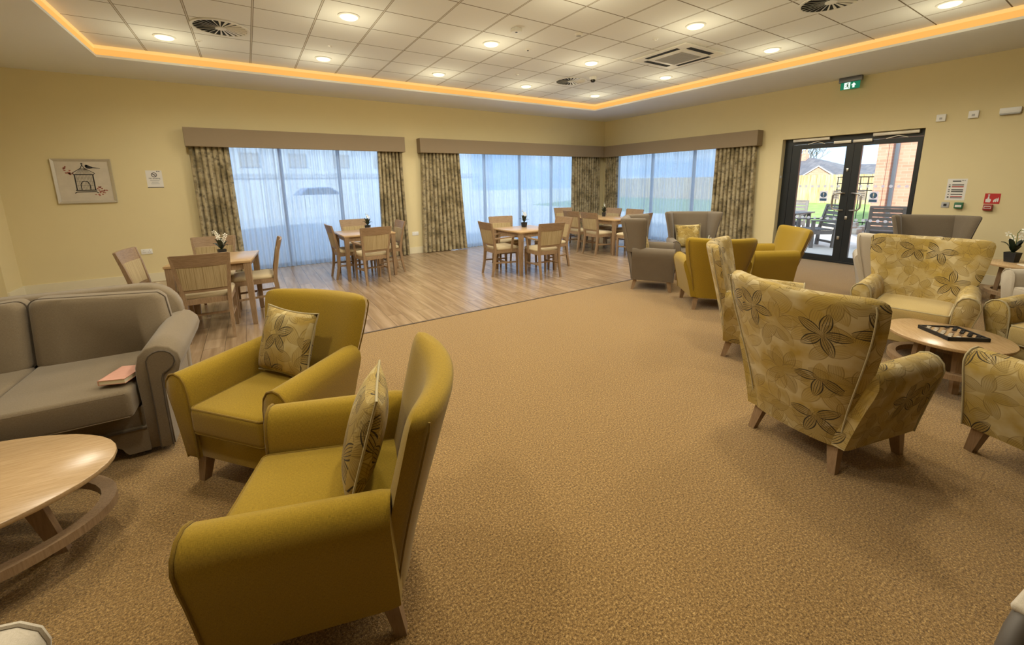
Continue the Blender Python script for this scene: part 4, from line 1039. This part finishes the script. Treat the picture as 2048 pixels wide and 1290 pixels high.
def orchid(label, loc, rz, s=1.0, group='white orchids in small pots'):
    t_ = thing('potted_orchid', label, 'orchid', loc, rz, group); rr = random.Random(2)
    m = MB(); m.loft([[(x*k, y*k, z) for x, y in ((-1, -1), (1, -1), (1, 1), (-1, 1))] for z, k in ((0, .034), (.085, .042), (.09, .042), (.09, .036), (.078, .035))]); m.build('pot', 'black', t_, 30)
    m = MB(); m.lathe([(.0, .09), (.028, .086), (.034, .074), (.0, .074)], n=10); m.build('moss', 'moss', t_)
    for k, (an, L, dr) in enumerate(((20, .085, -.02), (140, .09, .0), (250, .07, -.05), (310, .09, .02), (80, .06, -.06), (200, .06, -.06))):
        ca, sa = math.cos(R(an)), math.sin(R(an)); m = MB(); rings = []
        for i in range(6):
            q = i/5; w = .026*math.sin(PI*(.12+.86*q)); r_ = L*q; z = .085+.075*math.sin(q*1.9)-dr*q
            rings.append([(r_*ca-w*sa*e, r_*sa+w*ca*e, z+.006*abs(e)) for e in (-1, 0, 1)])
        g_ = [[m.b.verts.new(p) for p in rg] for rg in rings]
        for a, b in zip(g_, g_[1:]):
            for j in range(2): m.face([a[j], a[j+1], b[j+1], b[j]])
        m.build('leaf', 'leaf dark', t_, 60)
    for sg, hgt in ((1, .25), (-1, .30)):
        pts = [(0, .004*sg, .08), (.006*sg, .006*sg, .16), (.010*sg, .01, hgt-.03), (.028*sg, .012, hgt+.005), (.05*sg, .014, hgt-.004)]
        m = MB(); m.tube(pts, .0026, 6); st = m.build('stem', 'stem green', t_)
        for k in range(4):
            c_ = Vector((sg*(.012+.012*k)+rr.uniform(-.008, .008), rr.uniform(-.016, .016), hgt-.075+.026*k+rr.uniform(-.006, .006))); m = MB()
            rot = Matrix.Rotation(rr.uniform(-.5, .5), 3, 'Z') @ Matrix.Rotation(rr.uniform(-.4, .4), 3, 'X')
            for j in range(5):
                a = j*2*PI/5+PI/2; rad, wid = .026, .014
                P = [c_+rot @ Vector((math.cos(a+da)*r_, -.012+yy, math.sin(a+da)*r_)) for da, r_, yy in ((0, .003, 0), (.42, rad*.55, -.003), (.33, rad*.9, -.001), (0, rad, .003), (-.33, rad*.9, -.001), (-.42, rad*.55, -.003))]
                m.face([m.b.verts.new(p) for p in P])
            m.build('blossom', 'flower white', t_, 60)
    t_.scale = (s, s, s)
    return t_

# ================================================================== LOUNGE SEATING
def place(proto, first, c, f, label, group=None, swap=None):
    if first: proto.location = (c[0], c[1], 0); proto.rotation_euler = (0, 0, face_rz(f)); proto['label'] = label; return proto
    return dup(proto, (c[0], c[1], 0), face_rz(f), label, group, swap)
MG = 'mustard armchairs'; FG = 'flower patterned armchairs'; GG = 'grey wing armchairs'; CG = 'cream armchairs'
M1L = 'mustard armchair nearest the camera, seen from its side, with a cushion'
tub = tub_chair(M1L, 'mustard fabric', 'mustard fabric', 'mustard piping', .915, MG)
M1 = place(tub, True, (.125, 1.565), (-.932, .362), M1L)
M2 = place(tub, False, (.004, 2.568), (-.767, -.643), 'mustard armchair facing the camera between the sofa and the nearest armchair')
M3 = place(tub, False, (4.905, 2.95), (.70, .71), 'mustard armchair seen from behind, beyond the flower patterned chairs')
M4 = place(tub, False, (6.10, 2.90), (-.77, .64), 'mustard armchair in profile in front of the glass doors')
F1L = 'flower patterned armchair with its back to the camera, nearest on the right'
flo = tub_chair(F1L, 'floral fabric', 'cream seat fabric', 'floral piping', 1.03, FG, .375)
F1 = place(flo, True, (2.856, .925), (.986, -.165), F1L)
F2 = place(flo, False, (3.85, 1.777), (.40, -.92), 'flower patterned armchair in profile, just behind the one with its back turned')
F3 = place(flo, False, (5.0, 1.046), (-.99, -.127), 'flower patterned armchair facing the camera across the oval coffee table')
F4 = place(flo, False, (5.07, .15), (-.97, .25), 'flower patterned armchair cut by the right picture edge, beyond the coffee table')
F5 = place(flo, False, (3.59, .02), (.42, .90), 'flower patterned armchair cut by the right picture edge, nearer than the coffee table')
CSW = {'floral fabric': 'cream fabric', 'cream seat fabric': 'cream fabric', 'floral piping': 'cream fabric', 'mustard fabric': 'cream fabric', 'mustard piping': 'cream fabric'}
C1 = place(tub, False, (6.83, 1.68), (.95, .30), 'cream armchair mostly hidden behind the flower patterned chair facing the camera', CG, CSW)
C2 = place(tub, False, (6.58, .27), (-.7, .7), 'cream armchair at the right picture edge beside the round side table', CG, CSW)
C3 = place(flo, False, (-.93, .98), (.05, 1.0), 'cream armchair of which only an arm shows in the bottom left corner', CG, CSW)
G1L = 'grey wing armchair in profile at the edge of the wooden floor'
wng = wing_chair(G1L, 'grey velvet', 'grey piping', 1.06, GG)
G1 = place(wng, True, (5.05, 3.957), (.60, -.80), G1L)
G2 = place(wng, False, (6.08, 3.98), (-.69, -.73), 'grey wing armchair facing the camera in front of the far drape')
G3 = place(wng, False, (7.70, 1.50), (-.86, -.50), 'grey wing armchair against the wall right of the glass doors')

bpy.context.view_layer.update()
def in_chair(ch, x, y, z, lean, turn=0., roll=0.):
    return ch.matrix_world @ Matrix.Translation((x, y, z)) @ Matrix.Rotation(R(turn), 4, 'Z') @ Matrix.Rotation(R(lean), 4, 'X') @ Matrix.Rotation(R(roll), 4, 'Y')
pillow('flower patterned cushion on the mustard armchair nearest the camera', in_chair(M1, .02, -.165, .668, 17, 4, 4))
pillow('flower patterned cushion on the mustard armchair that faces the camera', in_chair(M2, .045, -.165, .668, 17, -3, -3))
pillow('flower patterned cushion on the grey wing armchair facing the camera', in_chair(G2, .06, -.16, .665, 15, 0, 2))
pillow('flower patterned cushion on the grey wing armchair in profile', in_chair(G1, .0, -.15, .665, 15, 0, 0))

# ------------------------------------------------------------------ sofa (local +y front)
sf = thing('sofa', 'grey brown two seat sofa with scroll arms at the left edge', 'sofa', (-1.28, 3.52, 0), face_rz((-.03, -.999)))
FAB, PIP = 'sofa velvet', 'sofa piping'
HW = .74
SARM = [(-.115, .035), (-.115, .30), (-.12, .48), (-.116, .56), (-.097, .628), (-.056, .668), (-.005, .678), (.05, .657), (.088, .612), (.098, .56), (.082, .505), (.045, .478), (.014, .45), (.004, .40), (.004, .25), (.006, .035)]
for s in (-1, 1):
    m = MB(); m.loft([[(s*(HW+(x)*k), y, .36+(z-.36)*k) for x, z in SARM] for y, k in ((.435, .97), (.425, 1), (.20, 1), (-.1, 1), (-.40, 1), (-.44, .98))]); ar = m.build('armrest', FAB, sf, 60)
    fc = [(-.062, .035), (-.058, .30), (-.060, .53)]+[(.004+.066*math.cos(R(a_)), .578+.066*math.sin(R(a_))) for a_ in range(190, -61, -25)]+[(.006, .50), (-.002, .47), (-.006, .30), (-.004, .035)]
    m = MB(); m.loft([[(s*(HW+x), y, z) for x, z in fc] for y in (.43, .446)]); m.build('arm_facing', FAB, ar, 50)
    m = MB(); m.tube([(s*(HW+x), .444, z) for x, z in fc], .0045, 6); m.build('piping', PIP, ar)
m = MB(); m.box((0, .0, .225), (HW*2-.22, .82, .17), .01); m.build('seat_base', FAB, sf, 30)
ap = MB(); L_ = HW-.11
ap.prism([(-L_, .41, .19), (L_, .41, .19), (L_, .41, .035), (L_-.10, .41, .035), (L_-.115, .41, .055), (L_-.125, .41, .08), (L_-.16, .41, .105), (L_-.24, .41, .125), (-L_+.24, .41, .125), (-L_+.16, .41, .105), (-L_+.125, .41, .08), (-L_+.115, .41, .055), (-L_+.10, .41, .035), (-L_, .41, .035)], (0, 0, 0), (0, .03, 0)); ap.build('front_apron', FAB, sf, 0)
m = MB(); m.tube([(-L_, .442, .185), (L_, .442, .185)], .006, 6); m.build('piping', PIP, sf)
def rrect(hx, z0, z1, r, y, n=6, r0=.03):
    pts = []
    for cx_, cz_, a0, rad in ((hx-r, z1-r, 0, r), (-hx+r, z1-r, 90, r), (-hx+r0, z0+r0, 180, r0), (hx-r0, z0+r0, 270, r0)):
        for k in range(n+1): a = R(a0+90*k/n); pts.append((cx_+rad*math.cos(a), y, cz_+rad*math.sin(a)))
    return pts
def lean(rg, dy=0): return [(x, y-(z-.3)*.16, z) for x, y, z in rg]
m = MB(); m.loft([lean(rrect(HW+.01, .10, .893, .22, y)) if k == 1 else lean(rrect(HW-.005, .11, .88, .21, y)) for y, k in ((-.44, 0), (-.425, 1), (-.31, 1), (-.295, 0))]); m.build('back_frame', FAB, sf, 50)
for s in (-1, 1):
    m = MB(); cx_ = s*(HW-.015)/2; hw_ = (HW-.02)/2
    def cush(y, k, d):
        pts = []
        for x, yy, z in rrect(hw_*k,   .455+.02*(1-k), .895-.02*(1-k), .05, y, 5, .04):
            if x*s > 0 and z > .62:          # outer top corner follows the frame
                r = .20; ex, ez = hw_*k-r, .895-.02*(1-k)-r
                ax = x*s
                if ax > ex and z > ez:
                    v_ = Vector((ax-ex, z-ez)); 
                    if v_.length > 1e-6:
                        v_ = v_.normalized()*r; x, z = s*(ex+v_.x), ez+v_.y
            pts.append((x+cx_, yy, z))
        return lean(pts)
    m.loft([cush(-.30, .97, 0), cush(-.26, 1, 0), cush(-.20, 1, 0), cush(-.155, .96, 0), cush(-.135, .86, 0), cush(-.128, .6, 0)]); bc = m.build('back_cushion', FAB, sf, 60)
    m = MB(); m.tube(cush(-.195, 1.003, 0), .0045, 6, closed=True); m.build('piping', PIP, bc)
    m = MB(); m.box((s*(HW-.125)/2, .155, .392), (HW-.132, .80, .165), .028, 3)
    for q in m.b.verts:
        if q.co.z > .44: q.co.z += .018*(1-((q.co.x-s*(HW-.125)/2)/.33)**2)
    sc = m.build('seat_cushion', FAB, sf, 50)
    hx = (HW-.132)/2-.012
    for z in (.462, .322):
        m = MB(); m.tube([(s*(HW-.125)/2+a*hx, b, z) for a, b in ((1, -.2), (1, .53), (.97, .548), (-.97, .548), (-1, .53), (-1, -.2))], .006, 6); m.build('piping', 'sofa velvet', sc)
bk = thing('book', 'pink paperback book lying on the sofa seat by the arm', 'book', (-.735, 3.13, .502), R(-20))
m = MB(); m.box((0, 0, .014), (.125, .195, .022)); m.build('pages', 'book pages', bk, 0)
m = MB(); m.box((0, 0, .0015), (.13, .20, .003)); m.box((0, 0, .0265), (.13, .20, .003)); m.box((-.0645, 0, .014), (.003, .20, .028)); m.build('cover', 'book cover', bk, 0)

# ------------------------------------------------------------------ low tables and what stands on them
oval_table('long oval oak coffee table in front of the sofa', (-1.395, 2.45, 0), R(176), .75, .435, .40)
oval_table('small oval oak coffee table among the flower patterned chairs', (4.43, .71, 0), R(35), .375, .35, .40, lk=.5)
side = oval_table('round oak side table by the right wall', (7.36, .65, 0), 0, .34, .34, .60, 'side_table', 'side table')
mid = oval_table('round oak table hidden among the far armchairs', (5.52, 3.38, 0), .4, .29, .29, .46, 'side_table', 'side table')
gb = thing('draughts_board', 'black framed draughts board on the small oval coffee table', 'board game', (4.43, .685, .401), R(45+4))
m = MB(); m.box((0, 0, .008), (.27, .27, .016)); 
for k in range(4):
    a = k*PI/2; m.box((.13*math.cos(a), .13*math.sin(a), .014), (.012, .272, .026), rz=a)
m.build('board_frame', 'black', gb, 0)
m = MB(); m2 = MB()
for i in range(8):
    for j in range(8): (m if (i+j) % 2 else m2).box((-.1085+i*.031, -.1085+j*.031, .0165), (.031, .031, .0012))
m.build('dark_squares', 'walnut board', gb, 0); m2.build('light_squares', 'oak top', gb, 0)
cnt = {}
rr = random.Random(8)
for i in range(8):
    for j in range(8):
        if (i+j) % 2 and (j < 3 or j > 4):
            dark = j < 3; p = gb.matrix_world
            x, y = -.1085+i*.031, -.1085+j*.031; a = R(49)
            loc = (4.43+x*math.cos(a)-y*math.sin(a), .685+x*math.sin(a)+y*math.cos(a), .4183)
            key = 'dark' if dark else 'light'
            if key not in cnt:
                m = MB(); m.lathe([(0, 0), (.0125, 0), (.0135, .002), (.0135, .006), (.012, .008), (.009, .0075), (.008, .006), (0, .006)], n=14)
                o = m.build('draughts_counter', 'black gloss' if dark else 'cream fabric', None, 40, loc); cnt[key] = o
                tag(o, '%s round draughts counter on the board' % ('dark' if dark else 'pale'), 'game piece', '%s draughts counters' % ('dark' if dark else 'pale'))
            else:
                o = cnt[key].copy(); COL.objects.link(o); o.location = loc
orchid('white orchid in a black pot on the round side table', (7.42, .80, .601), 1.2, 1.25)
orchid('white orchid on the table hidden among the far armchairs, only its flowers showing', (5.50, 3.37, .461), .5, 1.1)
mg = thing('magazine', 'thin pale magazine lying on the round side table', 'magazine', (7.24, .56, .6005), R(35))
m = MB(); m.box((0, 0, .004), (.21, .28, .007)); m.build('pages', 'paper white', mg, 0)
m = MB(); m.box((0, 0, .0085), (.212, .282, .0018)); m.build('cover', 'book pages', mg, 0)

# ------------------------------------------------------------------ dining groups
DCG = 'oak dining chairs with striped back panels'
dc = dining_chair('x', False, DCG); da = dining_chair('x', True, DCG)
used = set()
def chair(kind, rear, f, label):
    """rear: midpoint of the rear feet on the floor; f: facing"""
    L = math.hypot(*f); f = (f[0]/L, f[1]/L); c = (rear[0]+.285*f[0], rear[1]+.285*f[1])
    p = dc if kind == 'c' else da
    first = kind not in used; used.add(kind)
    return place(p, first, c, f, label, DCG)
T1 = dining_table('oak dining table nearest the camera, behind the sofa', (-.402, 5.908, 0), R(-7), .80, .80)
chair('c', (-.475, 5.14), (.02, 1), 'oak dining chair with its back to the camera, directly behind the sofa')
chair('c', (.245, 6.06), (-1, .03), 'oak dining chair in profile right of the nearest dining table')
chair('c', (-.46, 6.80), (-.07, -1), 'oak dining chair on the window side of the nearest dining table')
chair('c', (-1.17, 5.99), (1, -.16), 'oak dining chair left of the nearest dining table, by the wall socket')
T2 = dining_table('oak dining table in front of the window nearest the bird picture', (1.667, 7.50, 0), R(1.5), .86, .86)
chair('a', (1.646, 6.615), (-.09, 1), 'oak armed dining chair with its back to the camera, at the second table')
chair('c', (1.115, 7.50), (1, .05), 'oak dining chair seen edge on, left of the second table')
chair('c', (2.285, 7.46), (-1, -.02), 'oak dining chair right of the second table, before the drape')
chair('c', (1.67, 8.33), (.06, -1), 'oak dining chair on the window side of the second table')
T3 = dining_table('oak dining table standing free in the middle of the wooden floor', (4.19, 6.12, 0), R(3), .84, .84)
chair('a', (3.397, 6.14), (1, -.04), 'oak armed dining chair at the left of the middle table')
chair('a', (4.142, 5.29), (.08, 1), 'oak armed dining chair with its back to the camera, at the middle table')
chair('c', (4.20, 6.98), (-.2, -1), 'oak dining chair on the window side of the middle table')
chair('c', (5.03, 6.06), (-1, .02), 'oak dining chair right of the middle table, partly hidden')
T4 = dining_table('long oak dining table in the corner by the windows', (6.90, 6.98, 0), R(2), .80, 1.62)
chair('c', (6.178, 6.55), (1, .03), 'pale lit oak dining chair on the left of the corner table, near end')
chair('c', (6.20, 7.16), (1, .06), 'pale lit oak dining chair on the left of the corner table, far end')
chair('c', (6.80, 8.18), (-.3, -1), 'oak dining chair at the drape end of the corner table')
chair('c', (7.60, 7.22), (-1, .0), 'oak dining chair on the window side of the corner table, far end')
chair('c', (7.62, 6.58), (-1, .0), 'oak dining chair on the window side of the corner table, near end')
chair('c', (6.80, 5.60), (-.12, 1), 'oak dining chair at the near end of the corner table, behind the wing armchair')
for x, y, a, l in ((-.335, 5.93, .2, 'white orchid in a dark pot on the dining table behind the sofa'), (1.79, 7.72, 1.0, 'white orchid in a dark pot on the dining table before the left window'),
                   (4.28, 6.28, .4, 'white orchid in a dark pot on the middle dining table'), (7.06, 7.0, .7, 'white orchid in a dark pot on the corner dining table')):
    orchid(l, (x, y, .768), a)

# ------------------------------------------------------------------ open armed visitor chair, its arm just inside the frame
vc = thing('visitor_chair', 'grey framed open armed chair cut off by the bottom right corner', 'chair', (1.64, -.322, 0), face_rz((-.99, .13)))
for s in (-1, 1):
    m = MB(); pts = [(s*.31, .315, .0), (s*.31, .325, .28), (s*.31, .325, .46), (s*.31, .315, .512), (s*.31, .285, .550), (s*.31, .235, .566), (s*.31, .0, .560), (s*.31, -.30, .55), (s*.31, -.34, .0)]
    m.tube(pts, .027, 12, flat=.85); fr_ = m.build('arm_frame', 'dark umber', vc, 60)
    m = MB(); m.box((s*.31, .05, .583), (.05, .42, .022), .010, 3, rx=R(1.0)); m.build('arm_pad', 'cream fabric', fr_, 50)
m = MB(); m.box((0, .02, .44), (.56, .54, .10), .03, 3); m.build('seat', 'cream fabric', vc, 50)
m = MB(); m.box((0, -.30, .74), (.56, .08, .52), .03, 3, rx=R(10)); m.build('backrest', 'cream fabric', vc, 50)
